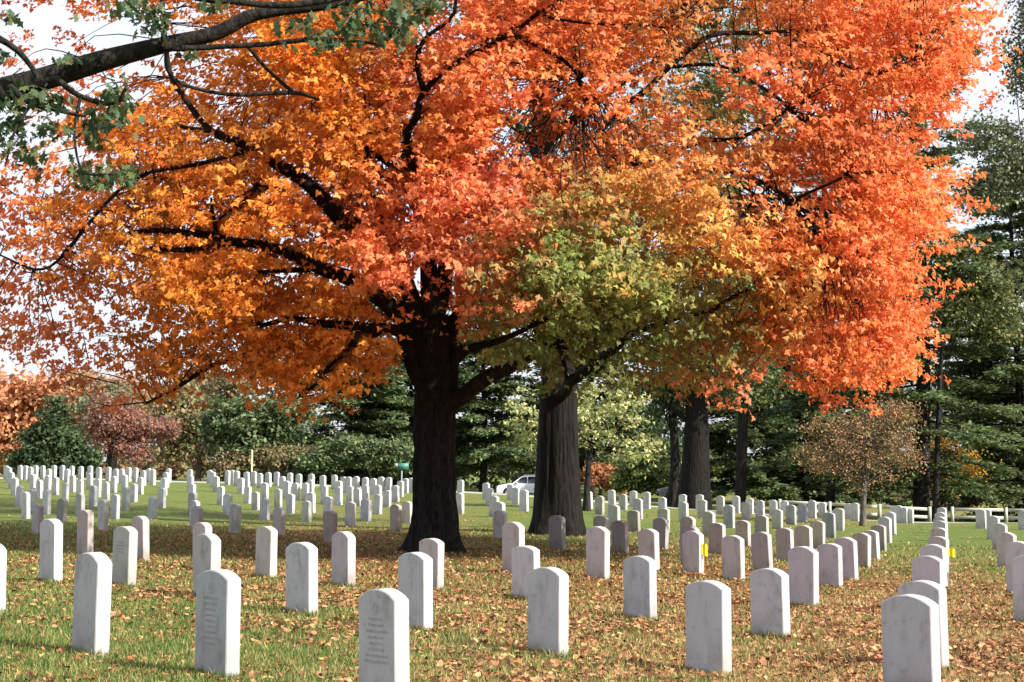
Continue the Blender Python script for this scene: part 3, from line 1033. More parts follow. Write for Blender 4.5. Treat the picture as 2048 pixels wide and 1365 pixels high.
pos, nrm, tip, siz, col = [np.concatenate(a) for a in (pos, nrm, tip, siz, col)]
TUL = [([(1118, 800, 14), (1140, 766, 12), (1200, 722, 10), (1262, 672, 8), (1340, 640, 6.5), (1420, 620, 5), (1500, 580, 4)], 32.0, 23.0),
       ([(1142, 764, 8), (1130, 720, 6.5), (1116, 680, 4.5)], 30.4, 29.0),
       ([(1255, 675, 6), (1290, 660, 4.5), (1350, 655, 3)], 27.6, 26.4)]
for pts_, a_, b_ in TUL:
    pp, rr = px_path(pts_, a_, b_)
    for p, r in zip(*smooth_path(pp, rr, 5)):
        qx, qy, qd = proj(p.x, p.y, p.z)
        clear_pts.append((qx, qy, qd, r / qd * F))
CP = np.array(clear_pts + [(868, yy, MD - 0.6, 38) for yy in range(560, 720, 8)] + [(848, yy, MD - 0.6, 40) for yy in range(640, 800, 8)])
lx_, ly_, ld_ = proj(pos[:, 0], pos[:, 1], pos[:, 2])
hid = np.zeros(len(pos), bool)
for (qx, qy, qd, qr) in CP:
    hid |= ((lx_ - qx) ** 2 + (ly_ - qy) ** 2 < (qr + 7) ** 2) & (ld_ < qd + 0.2)
keep = ~(hid & (rs.rand(len(pos)) < np.where(lx_ > 1300, 0.8, 0.94)))
pos, nrm, tip, siz, col = pos[keep], nrm[keep], tip[keep], siz[keep], col[keep]
print('maple leaves', len(pos))
col = np.clip(col, 0, 0.92)
fr = proj(pos[:, 0], pos[:, 1], pos[:, 2])[2] < MD - 0.2
Wa, Fa, ka = leaf_arrays(pos[fr], nrm[fr], tip[fr], siz[fr], T3, rs)
Wb, Fb, kb = leaf_arrays(pos[~fr], nrm[~fr], tip[~fr], siz[~fr] * 1.6, T_RH, rs)
crown = mesh_np('crown', np.concatenate([Wa, Wb]), Fa + [f + len(Wa) for f in Fb], M_leaf, maple, col=np.concatenate([np.repeat(col[fr], ka, 0), np.repeat(col[~fr], kb, 0)]), offset=tb)
tw = []
for a, b in twigs:
    L = (b - a).length
    if L > 2.2:
        a = b + (a - b) * (2.2 / L)
    L = min(L, 2.2)
    mid = (a + b) / 2 + Vector(rs.normal(0, 0.12 * L, 3)) + Vector((0, 0, 0.05 * L))
    pp, rr = smooth_path([a, mid, b], [0.012, 0.008, 0.004], 3)
    tw.append(tube_arrays(pp, rr, 4))
v, f = join_arrays(tw)
tag(mesh_np('twigs', v, [f], M_bark_dark, maple, offset=tb), kind='stuff')

# ------------------------------------------------------------------ generic trees
def blob_points(blobs, n_, rs, shell=0.55, clump=0.0, nclump=0):
    """points in a union of ellipsoids (cx,cy,cz,rx,ry,rz), gathered into clumps"""
    b = np.array(blobs, float)
    w = (b[:, 3] * b[:, 4] * b[:, 5]) ** 0.67
    w /= w.sum()
    if nclump:
        i = rs.choice(len(b), nclump, p=w)
        u = rnd_dir(nclump, rs) * (rs.uniform(shell, 1.0, (nclump, 1)))
        cc = b[i, :3] + u * b[i, 3:]
        k = rs.randint(0, nclump, n_)
        p = cc[k] + rs.normal(0, clump, (n_, 3)) * np.array([1, 1, 0.6])
        tone = rs.uniform(0.72, 1.2, nclump)[k]
        o = u[k]
    else:
        i = rs.choice(len(b), n_, p=w)
        u = rnd_dir(n_, rs) * (rs.uniform(shell, 1.0, (n_, 1)))
        p = b[i, :3] + u * b[i, 3:]
        o = u
        tone = np.ones(n_)
    return p, o, tone


def tree(name, label, x, d, top, base_trunk, blobs_px, colors, n_, leaf, mat=None, bark=None, trunk_top=None, nclump=60, clump=0.35, tmpl=T_RH, shell=0.45,
         seed=1, group=None, cat='tree', nlimb=7, limb_r=0.3, weights=None):
    """blobs_px: (x, y, rx, ry) in photo pixels, at this tree's distance"""
    rs = np.random.RandomState(seed)
    g = G(x, d)
    t = thing(name, label, cat, g, group)
    s = F / d
    blobs = []
    for (bx, by, rx, ry) in blobs_px:
        c = P(bx, by, d)
        blobs.append((c.x, c.y, c.z, rx / s, (rx / s) * 0.8, ry / s))
    r0 = base_trunk / s
    topz = trunk_top if trunk_top is not None else top
    tt = P(blobs_px[0][0] * 0.35 + x * 0.65, topz, d)
    H = tt.z - g.z
    pts = [g + Vector((0, 0, -0.15)), g + Vector((0.02 * H, 0, H * 0.35)), g + Vector(((tt.x - g.x) * 0.6, 0, H * 0.68)), tt]
    bk = bark or M_bark_thin
    tube('trunk', pts, [r0 * 1.25, r0, r0 * 0.7, r0 * 0.2], bk, t, seg=10, sub=5,
         lobes=lambda i, p, th: 1 + 0.35 * math.exp(-max(p.z - g.z, 0) / (r0 * 2.2)) * (0.6 + 0.4 * math.cos(4 * th)))
    p, o, tone = blob_points(blobs, n_, rs, shell, clump, nclump)
    ln = rs.normal(0, 0.6, (n_, 3)) + np.array([0, 0, 0.5]) + o * 0.5
    c = pal(colors, n_, rs, 0.2, weights) * tone[:, None]
    leaves('crown', p, ln, rs.normal(0, 0.7, (n_, 3)) + np.array([0, 0, -0.4]), rs.uniform(leaf * 0.7, leaf * 1.25, n_), c, tmpl, mat or M_green, t, rs)
    tw = []
    for k in range(nlimb):
        e = p[rs.randint(n_)]
        f0 = rs.uniform(0.35, 0.9)
        a = pts[0].lerp(pts[-1], f0)
        e = Vector(e)
        mid = a.lerp(e, 0.5) + Vector((0, 0, 0.08 * (e - a).length))
        rr0 = r0 * limb_r * (1.2 - f0)
        pp, rr = smooth_path([a, mid, e], [rr0, rr0 * 0.6, rr0 * 0.2], 4)
        tw.append(tube_arrays(pp, rr, 5))
    if tw:
        v, f = join_arrays(tw)
        tag(mesh_np('limbs', v, [f], bk, t, smooth=True, offset=g), kind='stuff')
    return t


def pine(name, label, x, d, top_y, low_y, trunk_px, reach_px, colors, seed, n_whorl=16, per=7, spr=26, leaf=0.45, bark=None, group=None, droop=0.12, gap=0.0, side=None, lean=0.0):
    """layered conifer; reach_px(f) half width in pixels at fraction f from top (0) to lowest whorl (1)"""
    rs = np.random.RandomState(seed)
    g = G(x, d)
    s = F / d
    t = thing(name, label, 'tree', g, group)
    tz = P(x, top_y, d).z
    lz = P(x, low_y, d).z
    H = tz - g.z
    r0 = trunk_px / s
    bk = bark or M_bark_dark
    tube('trunk', [g + Vector((0, 0, -0.2)), g + Vector((0.01 * H, 0, H * 0.3)), g + Vector((0, 0, H * 0.7)), g + Vector((0, 0, H))],
         [r0 * 1.3, r0, r0 * 0.65, r0 * 0.12], bk, t, seg=12, sub=5)
    pos, nrm, tip, siz, tone = [], [], [], [], []
    br = []
    for w in range(n_whorl):
        f = (w + rs.uniform(0.1, 0.9)) / n_whorl
        z = tz - (tz - lz) * f
        R = reach_px(f) / s
        for k in range(per):
            th = 2 * math.pi * (k + rs.rand()) / per
            if rs.rand() < gap:
                continue
            L = R * rs.uniform(0.6, 1.1)
            if side is not None and math.cos(th) * side < 0:
                L *= 0.55
            dirv = np.array([math.cos(th), math.sin(th) * 0.9, 0])
            zz = z + rs.normal(0, 0.028 * H)
            dr_ = droop * rs.uniform(0.3, 2.4)
            a = np.array([g.x, g.y, zz])
            e = a + dirv * L + np.array([0, 0, -dr_ * L + rs.normal(0, 0.1) + 0.22 * L * (1 - f)])
            mid = (a + e) / 2 + np.array([0, 0, 0.04 * L])
            rr0 = max(0.02, r0 * 0.16 * (0.4 + f))
            pp, rr = smooth_path([Vector(a), Vector(mid), Vector(e)], [rr0, rr0 * 0.7, rr0 * 0.25], 3)
            br.append(tube_arrays(pp, rr, 4))
            m_ = max(6, int(spr * L / 2.2))
            u = rs.uniform(0.25, 1.03, m_)
            ctr = a + (e - a) * u[:, None]
            sdv = np.array([-dirv[1], dirv[0], 0])
            wid = 0.26 * L * (1.15 - u)
            ctr = ctr + sdv * (rs.uniform(-1, 1, m_) * wid)[:, None] + np.array([0, 0, 0.04 * L]) * 1.0
            ctr[:, 2] += rs.normal(0, 0.07, m_) + 0.03
            rep = 6
            c2 = np.repeat(ctr, rep, 0) + rs.normal(0, 0.35 * leaf, (m_ * rep, 3)) * np.array([1, 1, 0.45])
            pos.append(c2)
            nrm.append(rs.normal(0, 0.35, (m_ * rep, 3)) + np.array([0, 0, 1.0]))
            tip.append(rs.normal(0, 0.6, (m_ * rep, 3)) + dirv * 0.9 + np.array([0, 0, 0.12]))
            siz.append(rs.uniform(leaf * 0.35, leaf * 0.8, m_ * rep))
            tone.append(np.full(m_ * rep, rs.uniform(0.7, 1.25)))
    pos, nrm, tip, siz, tone = [np.concatenate(a) for a in (pos, nrm, tip, siz, tone)]
    c = pal(colors, len(pos), rs, 0.22) * tone[:, None]
    leaves('crown', pos, nrm, tip, siz, c, T_SPR, M_needle, t, rs)
    v, f = join_arrays(br)
    tag(mesh_np('limbs', v, [f], bk, t, smooth=True, offset=g), kind='stuff')
    print(name, len(pos))
    return t


DKG = [(0.060, 0.100, 0.045), (0.085, 0.130, 0.055), (0.150, 0.185, 0.075)]
MDG = [(0.150, 0.200, 0.085), (0.200, 0.250, 0.110), (0.105, 0.145, 0.065)]
OLV = [(0.13, 0.15, 0.045), (0.09, 0.11, 0.04), (0.20, 0.19, 0.06)]
YLG = [(0.46, 0.46, 0.20), (0.36, 0.40, 0.16), (0.56, 0.54, 0.28), (0.24, 0.29, 0.11)]
ORA = [(0.62, 0.27, 0.13), (0.64, 0.34, 0.17), (0.46, 0.22, 0.11)]
TAN = [(0.36, 0.19, 0.10), (0.42, 0.24, 0.12), (0.24, 0.15, 0.08), (0.24, 0.23, 0.09)]
RED = [(0.34, 0.15, 0.11), (0.42, 0.19, 0.13), (0.24, 0.12, 0.10), (0.30, 0.20, 0.15)]

# second big trunk behind the maple, with its own crown above and behind
d2 = 32.0
g2 = G(1115, d2)
t2 = thing('tulip_tree', 'huge straight grey-brown trunk standing right of the maple, crown lost above', 'tree', g2)
prof2 = [(1066, 1066, 1164), (1050, 1067, 1163), (1020, 1069, 1162), (980, 1071, 1160), (900, 1075, 1157), (820, 1079, 1154), (740, 1083, 1150), (600, 1072, 1132), (450, 1066, 1120), (300, 1064, 1110), (150, 1064, 1102), (-60, 1068, 1096), (-300, 1072, 1088)]
tp2 = [P((a + b) / 2, y, d2) for (y, a, b) in prof2]
tp2[0].z = g2.z - 0.15
tr2 = [(b - a) / 2 / F * d2 for (y, a, b) in prof2]


def tulip_lobes(i, p, th):
    z = p.z - g2.z
    fl = math.exp(-max(z, 0) / 0.28)
    q = 1 + fl * (0.14 + 0.17 * math.cos(5 * th + 0.4))
    q *= 1 + 0.03 * math.sin(7 * th + 0.9 * math.sin(z * 0.7)) + 0.05 * mnoise.noise(Vector((math.cos(th) * 6, math.sin(th) * 6, z * 0.5))) + 0.03 * mnoise.noise(Vector((math.cos(th) * 14, math.sin(th) * 14, z * 1.3)))
    return q


tube('trunk', tp2, tr2, M_bark_shaded, t2, seg=96, sub=4, lobes=tulip_lobes)
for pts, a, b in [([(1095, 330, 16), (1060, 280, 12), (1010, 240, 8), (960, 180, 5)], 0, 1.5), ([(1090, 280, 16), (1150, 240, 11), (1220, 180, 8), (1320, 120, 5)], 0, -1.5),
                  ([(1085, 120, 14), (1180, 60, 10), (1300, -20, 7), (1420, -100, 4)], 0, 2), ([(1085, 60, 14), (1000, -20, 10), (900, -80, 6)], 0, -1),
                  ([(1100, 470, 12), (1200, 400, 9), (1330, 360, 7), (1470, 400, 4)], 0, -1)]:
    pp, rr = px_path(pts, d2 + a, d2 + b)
    tube('branch', pp, rr, M_bark_shaded, t2, seg=8, sub=4, wob=0.08)
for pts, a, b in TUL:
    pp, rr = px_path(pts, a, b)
    tube('branch', pp, rr, M_bark_shaded, t2, seg=10, sub=5, wob=0.08)
rs = np.random.RandomState(5)
bl = []
for (bx, by, rx, ry) in [(1050, 60, 170, 130), (1250, 60, 220, 150), (1420, 200, 150, 130), (1250, 300, 190, 130), (1080, 250, 110, 90), (1420, 420, 130, 90), (1150, -150, 420, 160), (800, -30, 200, 90), (1600, 60, 180, 100)]:
    c = P(bx, by, d2 + rs.uniform(-0.5, 2.5))
    bl.append((c.x, c.y, c.z, rx / F * d2, rx / F * d2 * 0.9, ry / F * d2))
p, o, tone = blob_points(bl, 40000, rs, 0.1, 0.34, 560)
leaves('crown', p, rs.normal(0, 0.6, p.shape) + np.array([0, 0, 0.5]) + o * 0.4, rs.normal(0, 0.6, p.shape) + np.array([0, 0, -0.5]), rs.uniform(0.07, 0.14, len(p)),
       pal(OLV + MDG + [(0.32, 0.17, 0.06)], len(p), rs, 0.2) * tone[:, None], T_RH, M_green, t2, rs)

# third big trunk and the slim one beside it
tree('tulip_tree', 'broad dark trunk with flared base behind the headstones, right of the yellowish small tree', 1386, 66, 640, 24,
     [(1400, 700, 170, 90), (1480, 760, 110, 60), (1330, 760, 90, 45), (1420, 560, 200, 120)], DKG + OLV, 11000, 0.20, bark=M_bark_shaded, trunk_top=560, nclump=260, clump=0.45, seed=31, nlimb=9)
tree('slim_tree', 'slim black trunk standing close against the third broad trunk', 1346, 68, 760, 10,
     [(1340, 800, 60, 50), (1310, 770, 50, 35)], DKG, 2500, 0.2, bark=M_bark_dark, trunk_top=740, nclump=60, clump=0.35, seed=32)

# small yellowish tree behind the second trunk
tree('dogwood_tree', 'small tree with pale yellow-green leaves behind the second big trunk', 1172, 47, 780, 6,
     [(1230, 850, 75, 60), (1130, 840, 95, 60), (1050, 830, 40, 55), (1260, 900, 60, 35), (1200, 800, 90, 40), (1295, 890, 35, 30), (1060, 890, 35, 35)], YLG, 3600, 0.095,
     mat=M_green, bark=M_bark_dark, trunk_top=800, nclump=230, clump=0.13, tmpl=T3, seed=33, nlimb=14, limb_r=0.5)

# small bare-ish tree at the right
tree('crabapple_tree', 'small thin-stemmed tree with sparse brownish twiggy crown among the right headstones', 1725, 46, 820, 5.0,
     [(1725, 915, 105, 70), (1670, 870, 60, 55), (1790, 880, 55, 60), (1725, 840, 60, 55), (1630, 850, 40, 30), (1640, 930, 45, 30), (1815, 920, 30, 35), (1800, 830, 55, 40), (1620, 900, 30, 20)], TAN, 9500, 0.075, bark=M_bark_thin, trunk_top=830, nclump=300, clump=0.20, seed=34, nlimb=190, limb_r=0.42, shell=0.1)

# left background, beyond the road
tree('orange_tree', 'peach-orange autumn tree at the far left beyond the graves', 20, 124, 740, 7, [(0, 830, 90, 75), (60, 790, 60, 45), (-40, 800, 80, 90), (70, 880, 35, 50), (10, 905, 70, 30)], ORA, 8000, 0.5, mat=M_leaf, trunk_top=760, nclump=110, clump=0.7, seed=41)
tree('holly_tree', 'dense dark green bushy evergreen at far left behind the graves', 112, 100, 800, 6, [(110, 890, 68, 50), (108, 850, 45, 50), (60, 915, 40, 28), (160, 915, 35, 30), (112, 915, 80, 34), (108, 822, 22, 28)], [(0.045, 0.075, 0.032), (0.07, 0.11, 0.045)], 11000, 0.28, nclump=190, clump=0.35, seed=42, shell=0.5)
tree('plum_tree', 'purplish brown spreading tree right of the dark bushy evergreen', 215, 112, 800, 5, [(250, 850, 75, 35), (220, 820, 60, 28), (300, 860, 50, 25), (270, 900, 55, 20), (200, 860, 40, 30)], RED, 6500, 0.26, mat=M_leaf, bark=M_bark_dark, trunk_top=820, nclump=140, clump=0.45, seed=43, nlimb=16, limb_r=0.5)
tree('russet_tree', 'tall russet-tan tree rising behind the purplish one', 190, 138, 730, 6, [(150, 780, 60, 40), (240, 790, 55, 35), (190, 830, 90, 50)], [(0.50, 0.24, 0.12), (0.42, 0.24, 0.14), (0.34, 0.26, 0.14)], 6500, 0.45, mat=M_leaf, nclump=120, clump=0.7, seed=44)
tree('linden_tree', 'pale green round tree above the purplish one, far left', 225, 132, 775, 5, [(205, 810, 45, 26), (235, 795, 30, 22), (200, 850, 40, 40)], [(0.20, 0.25, 0.13), (0.15, 0.20, 0.10)], 3500, 0.4, nclump=60, clump=0.5, seed=45)
tree('willow_tree', 'thin-trunked yellowish tan tree between the purplish tree and the green ones', 395, 130, 770, 5, [(370, 820, 55, 45), (350, 870, 50, 50), (400, 880, 40, 45), (330, 820, 30, 30)], [(0.36, 0.33, 0.14), (0.42, 0.32, 0.18), (0.30, 0.22, 0.13), (0.20, 0.24, 0.10)], 6500, 0.42, mat=M_leaf, trunk_top=780, nclump=110, clump=0.6, seed=46)
tree('oak_tree', 'dark green broad tree behind the pale pole, left of the maple', 553, 114, 790, 6, [(490, 835, 75, 45), (450, 860, 45, 45), (540, 870, 60, 50), (500, 895, 70, 35), (575, 830, 50, 35)], MDG + DKG, 11000, 0.36, bark=M_bark_thin, nclump=200, clump=0.5, seed=47)
tree('hedge_shrub', 'low brownish shrub at the foot of the dark green broad tree', 590, 112, 890, 3, [(560, 920, 50, 22), (620, 915, 40, 20), (470, 922, 45, 18)], [(0.20, 0.16, 0.08), (0.13, 0.13, 0.06), (0.30, 0.22, 0.12)], 4500, 0.3, nclump=90, clump=0.4, seed=48, cat='shrub', trunk_top=905)
tree('yew_shrub', 'dark green low shrubs massed left of the maple trunk', 740, 111, 890, 3, [(690, 905, 60, 35), (760, 910, 60, 32), (630, 925, 50, 20), (810, 905, 50, 35)], DKG + MDG, 8000, 0.3, nclump=150, clump=0.4, seed=49, cat='shrub', trunk_top=900)
pine('pine_tree', 'layered green pine seen left of the maple trunk', 695, 126, 600, 930, 5, lambda f: 60 + 110 * min(1, f * 1.8), MDG, 51, n_whorl=15, per=8, spr=34, leaf=0.75, group='pines behind the graves')
pine('pine_tree', 'spreading green pine seen between the two big trunks', 965, 128, 560, 925, 6, lambda f: 50 + 85 * min(1, f * 1.5), MDG, 52, n_whorl=17, per=8, spr=34, leaf=0.72, group='pines behind the graves')
pine('pine_tree', 'pine showing just left of the maple trunk, behind the low dark shrubs', 820, 130, 640, 930, 5, lambda f: 40 + 90 * min(1, f * 1.5), MDG, 53, n_whorl=15, per=8, spr=32, leaf=0.75, group='pines behind the graves')
pine('pine_tree', 'dark pine directly behind the yellowish small tree', 1180, 130, 480, 930, 7, lambda f: 50 + 95 * min(1, f * 1.6), DKG, 54, n_whorl=18, per=8, spr=34, leaf=0.7, group='pines behind the graves')
pine('hemlock_tree', 'dark hemlock right of the third broad trunk', 1480, 104, 640, 985, 6, lambda f: 40 + 85 * min(1, f * 1.5), DKG + [(0.12, 0.14, 0.05)], 55, n_whorl=18, per=8, spr=38, leaf=0.6, group='dark conifers at right centre')
pine('hemlock_tree', 'very dark hemlock directly left of the small bare-ish tree', 1610, 108, 600, 990, 7, lambda f: 45 + 90 * min(1, f * 1.5), DKG, 56, n_whorl=19, per=8, spr=38, leaf=0.6, group='dark conifers at right centre')
pine('hemlock_tree', 'dark hemlock behind the small bare-ish tree', 1730, 112, 560, 990, 7, lambda f: 45 + 95 * min(1, f * 1.5), DKG, 57, n_whorl=19, per=8, spr=38, leaf=0.62, group='dark conifers at right centre')
tree('beech_hedge', 'rust-brown hedge showing just right of the second big trunk', 1200, 126, 925, 3, [(1195, 950, 38, 24), (1235, 965, 30, 15)], [(0.50, 0.24, 0.12), (0.42, 0.20, 0.10)], 3200, 0.34, mat=M_leaf, nclump=60, clump=0.35, seed=61, cat='hedge', trunk_top=945)
tree('birch_tree', 'bright olive-green leafy tree left of the slim black trunk', 1290, 120, 880, 4, [(1290, 930, 42, 40), (1260, 960, 35, 28), (1310, 965, 30, 25)], [(0.22, 0.27, 0.07), (0.14, 0.19, 0.05), (0.10, 0.14, 0.05)], 5500, 0.3, nclump=110, clump=0.4, seed=62)
# tall trees behind the crown, right
pine('pine_tree', 'tall dark pine glimpsed through gaps in the right half of the maple crown', 1480, 74, -60, 760, 9, lambda f: 70 + 120 * min(1, f * 1.4), MDG + DKG, 71, n_whorl=15, per=7, spr=34, leaf=0.5, group='tall pines at right', gap=0.1)
pine('pine_tree', 'tall pine behind the right end of the maple crown', 1660, 82, 60, 900, 8, lambda f: 70 + 120 * min(1, f * 1.4), DKG, 72, n_whorl=15, per=7, spr=34, leaf=0.5, group='tall pines at right', gap=0.1)
pine('pine_tree', 'tallest dark pine with bare straight trunk at the right, reaching the top edge', 1842, 72, -260, 1000, 13, lambda f: 110 + 110 * min(1, f * 1.3) + 25 * math.sin(f * 30), MDG + DKG + OLV[:1], 73, n_whorl=30, per=7, spr=40, leaf=0.42, group='tall pines at right', gap=0.12)
pine('pine_tree', 'wide mid-green pine cut by the right edge', 2040, 80, 330, 1010, 8, lambda f: 60 + 150 * min(1, f * 1.5), MDG, 74, n_whorl=26, per=9, spr=44, leaf=0.46, group='tall pines at right')
tree('ash_tree', 'grey-green airy tree at the upper right edge against the sky', 2080, 64, 100, 10, [(2060, 120, 75, 110), (1990, 270, 70, 70), (2040, 320, 80, 90), (1960, 380, 60, 60), (2090, 20, 70, 60)], [(0.15, 0.18, 0.10), (0.20, 0.20, 0.11), (0.11, 0.13, 0.07)], 9500, 0.19, nclump=300, clump=0.38, seed=75, shell=0.2, nlimb=24)
tree('oak_tree', 'olive-green leafy tree halfway up the right edge, in front of the pines', 1870, 70, 480, 5, [(1950, 570, 75, 60), (2000, 640, 60, 50), (1900, 620, 60, 60), (1890, 520, 50, 60)], [(0.15, 0.17, 0.06), (0.22, 0.22, 0.08), (0.10, 0.13, 0.05)], 8500, 0.2, bark=M_bark_dark, nclump=260, clump=0.4, seed=76, shell=0.25, nlimb=18)
tree('ginkgo_tree', 'golden yellow-orange low tree glowing beside the tall pine trunk', 1890, 75, 840, 3, [(1905, 922, 48, 14), (1885, 890, 30, 8), (1930, 942, 32, 9), (1885, 975, 22, 8)], [(0.75, 0.42, 0.07), (0.70, 0.34, 0.06), (0.40, 0.32, 0.08)], 2300, 0.17, mat=M_leaf, nclump=110, clump=0.4, seed=77)
tree('maple_sapling', 'small orange shrub at the foot of the golden tree, right', 1926, 112, 990, 2, [(1926, 1008, 18, 14)], ORA, 900, 0.25, mat=M_leaf, nclump=20, clump=0.25, seed=78, cat='shrub', trunk_top=1005)
tree('juniper_shrub', 'low black-green shrub behind the end of the right-hand file', 1935, 108, 1000, 3, [(1940, 1028, 30, 13), (1905, 1030, 22, 10)], DKG, 1800, 0.22, nclump=40, clump=0.25, seed=79, cat='shrub', trunk_top=1018)

# distant wood closing the view
rs = np.random.RandomState(91)
bl = []
for k in range(190):
    x = rs.uniform(-250, 2300)
    top = np.interp(x, [-250, 100, 300, 500, 900, 1200, 1500, 1900, 2300], [800, 780, 730, 700, 700, 700, 680, 680, 680])
    y = rs.uniform(top + 20, 985)
    d = rs.uniform(142, 175)
    c = P(x, y, d)
    bl.append((c.x, c.y, c.z, rs.uniform(3, 5.5), 3, rs.uniform(2, 3.6)))
for k in range(90):
    c = P(-250 + 2550 * (k + 0.5) / 90, rs.uniform(905, 950), rs.uniform(136, 150))
    bl.append((c.x, c.y, c.z, 3.4, 2.5, 1.6))
n_ = 110000
p, o, tone = blob_points(bl, n_, rs, 0.3, 0.7, 1500)
px_, _, _ = proj(p[:, 0], p[:, 1], p[:, 2])
lw = np.clip((620 - px_) / 350, 0, 1)[:, None]
c = pal(DKG + OLV[:2], n_, rs, 0.25) * (1 - lw) + pal([(0.30, 0.19, 0.11), (0.20, 0.18, 0.09), (0.45, 0.24, 0.12)], n_, rs, 0.25) * lw
wood = leaves('far_wood', p, rs.normal(0, 0.6, p.shape) + np.array([0, 0, 0.5]), rs.normal(0, 0.7, p.shape), rs.uniform(0.35, 0.75, n_), c * tone[:, None], T_RH, M_green, None, rs)
tag(wood, 'far-off wood of mixed dark green and russet trees closing the view', 'wood', kind='stuff')

# ------------------------------------------------------------------ near oak whose bough reaches in at upper left
og = Vector((-7.6, 10.5, 0))
og.z = float(gz(og.x, og.y))
oak = thing('oak_tree', 'near oak whose thick dark bough with green leaves sweeps across the upper left corner', 'tree', og)
tube('trunk', [og + Vector((0, 0, -0.2)), og + Vector((0.05, 0, 1.5)), og + Vector((0.15, 0.1, 3.2)), og + Vector((0.1, 0.2, 5.2)), og + Vector((0.3, 0.2, 8))], [0.42, 0.34, 0.30, 0.24, 0.1], M_bark_oak, oak, seg=24, sub=5)
dO = 10.5
BOUGH = [
    ([(-1050, 330, 60), (-600, 285, 46), (-250, 235, 36), (-40, 196, 30), (60, 168, 27), (200, 122, 24), (330, 90, 19), (430, 68, 17), (500, 36, 15), (570, 26, 12), (640, 20, 11), (700, 8, 10), (790, -25, 8), (900, -60, 5)], 10.5, 11.0),
    ([(330, 92, 12), (380, 96, 7), (450, 93, 6), (540, 90, 6), (620, 84, 6), (700, 88, 4), (760, 95, 3)], 10.6, 10.9),
    ([(-150, 120, 12), (-60, 60, 9), (0, 82, 8), (35, 105, 7), (62, 138, 6), (72, 160, 6)], 10.3, 10.5),
    ([(260, -60, 9), (380, -8, 8), (470, 4, 7), (560, 14, 8), (640, 10, 8), (740, -10, 6)], 10.3, 10.8),
    ([(20, 180, 9), (60, 210, 6), (120, 225, 4), (170, 235, 3), (70, 230, 3)][:4], 10.4, 10.2),
    ([(110, 160, 8), (160, 195, 6), (230, 210, 5), (250, 180, 4)], 10.5, 10.3),
    ([(330, 85, 8), (329, 40, 5), (322, -20, 4)], 10.6, 10.5),
    ([(335, 100, 6), (338, 140, 5), (372, 170, 4), (470, 190, 4.5), (590, 186, 5), (640, 200, 3)], 10.6, 11.2),
    ([(500, 95, 4), (540, 140, 4), (590, 186, 5)], 10.8, 11.1),
    ([(60, 215, 4), (30, 260, 3), (10, 330, 2)], 10.3, 10.1),
    ([(160, 200, 4), (150, 270, 3), (170, 340, 2.5), (230, 350, 2)], 10.4, 10.0),
]
anch = []
for pts, a, b in BOUGH:
    pp, rr = px_path(pts, a, b)
    rr = [r * 0.9 for r in rr]
    tube('branch', pp, rr, M_bark_oak, oak, seg=12, sub=7, wob=0.035)
rs = np.random.RandomState(17)
OC = [(20, 255, 40, 45), (70, 205, 35, 18), (60, 310, 30, 30), (110, 200, 30, 18), (180, 265, 45, 28), (235, 205, 32, 45), (90, 265, 25, 14), (200, 240, 40, 18), (30, 200, 40, 18), (165, 345, 38, 22), (235, 352, 36, 16), (200, 365, 35, 14), (265, 345, 20, 14),
      (300, 30, 35, 35), (255, 15, 30, 18), (320, 60, 20, 18), (640, 85, 50, 22), (700, 55, 40, 25), (760, 60, 35, 30), (800, 30, 40, 35), (850, 10, 40, 25), (805, 75, 20, 16), (590, 55, 30, 14), (15, 35, 18, 12), (5, 110, 14, 14), (420, 15, 30, 12),
      (700, 20, 50, 15), (380, 110, 24, 8), (140, 120, 30, 8), (45, 170, 30, 12), (1370, 20, 30, 18), (1665, 25, 26, 28)][:30]
pos, col = [], []
for (x, y, rx, ry) in OC:
    n_ = int(rx * ry / 20) + 8
    xx, yy = rs.normal(x, rx * 0.55, n_), rs.normal(y, ry * 0.6, n_)
    dd = rs.normal(10.5, 0.22, n_)
    pos += [tuple(P(a, b, c)) for a, b, c in zip(xx, yy, dd)]
# leafage of the parts of the oak outside the picture
for k in range(1500):
    u = rs.normal(0, 1, 3)
    pos.append(tuple(np.array([-8.0, 10.0, 7.2]) + u * np.array([1.5, 2.0, 1.3])))
pos = np.array(pos)
n_ = len(pos)
leaves('crown', pos, rs.normal(0, 0.6, (n_, 3)) + np.array([0, -0.2, 0.5]), rs.normal(0, 0.5, (n_, 3)) + np.array([0, 0, -0.7]), rs.uniform(0.045, 0.088, n_),
       pal([(0.030, 0.060, 0.026), (0.045, 0.085, 0.035), (0.07, 0.11, 0.045), (0.12, 0.13, 0.045)], n_, rs, 0.2), (T_OAK[0], T_OAKF), M_green, oak, rs)

# ------------------------------------------------------------------ boxes
def boxes_mesh(name, boxes, mat, parent=None, offset=None):
    """boxes: (cx,cy,cz,sx,sy,sz)"""
    V_, F_ = [], []
    for (cx_, cy_, cz_, sx_, sy_, sz_) in boxes:
        k = len(V_)
        for dz in (-0.5, 0.5):
            for dx, dy in ((-0.5, -0.5), (0.5, -0.5), (0.5, 0.5), (-0.5, 0.5)):
                V_.append((cx_ + dx * sx_, cy_ + dy * sy_, cz_ + dz * sz_))
        F_ += [(k, k + 3, k + 2, k + 1), (k + 4, k + 5, k + 6, k + 7), (k, k + 1, k + 5, k + 4), (k + 1, k + 2, k + 6, k + 5), (k + 2, k + 3, k + 7, k + 6), (k + 3, k, k + 4, k + 7)]
    return mesh_np(name, np.array(V_), [np.array(F_)], mat, parent, offset=offset)


# white rail fence at right, beyond the graves
M_white = plain_mat('white_paint', (0.36, 0.37, 0.30), 0.6, 0, 0.06, 4)
yf = 68.0


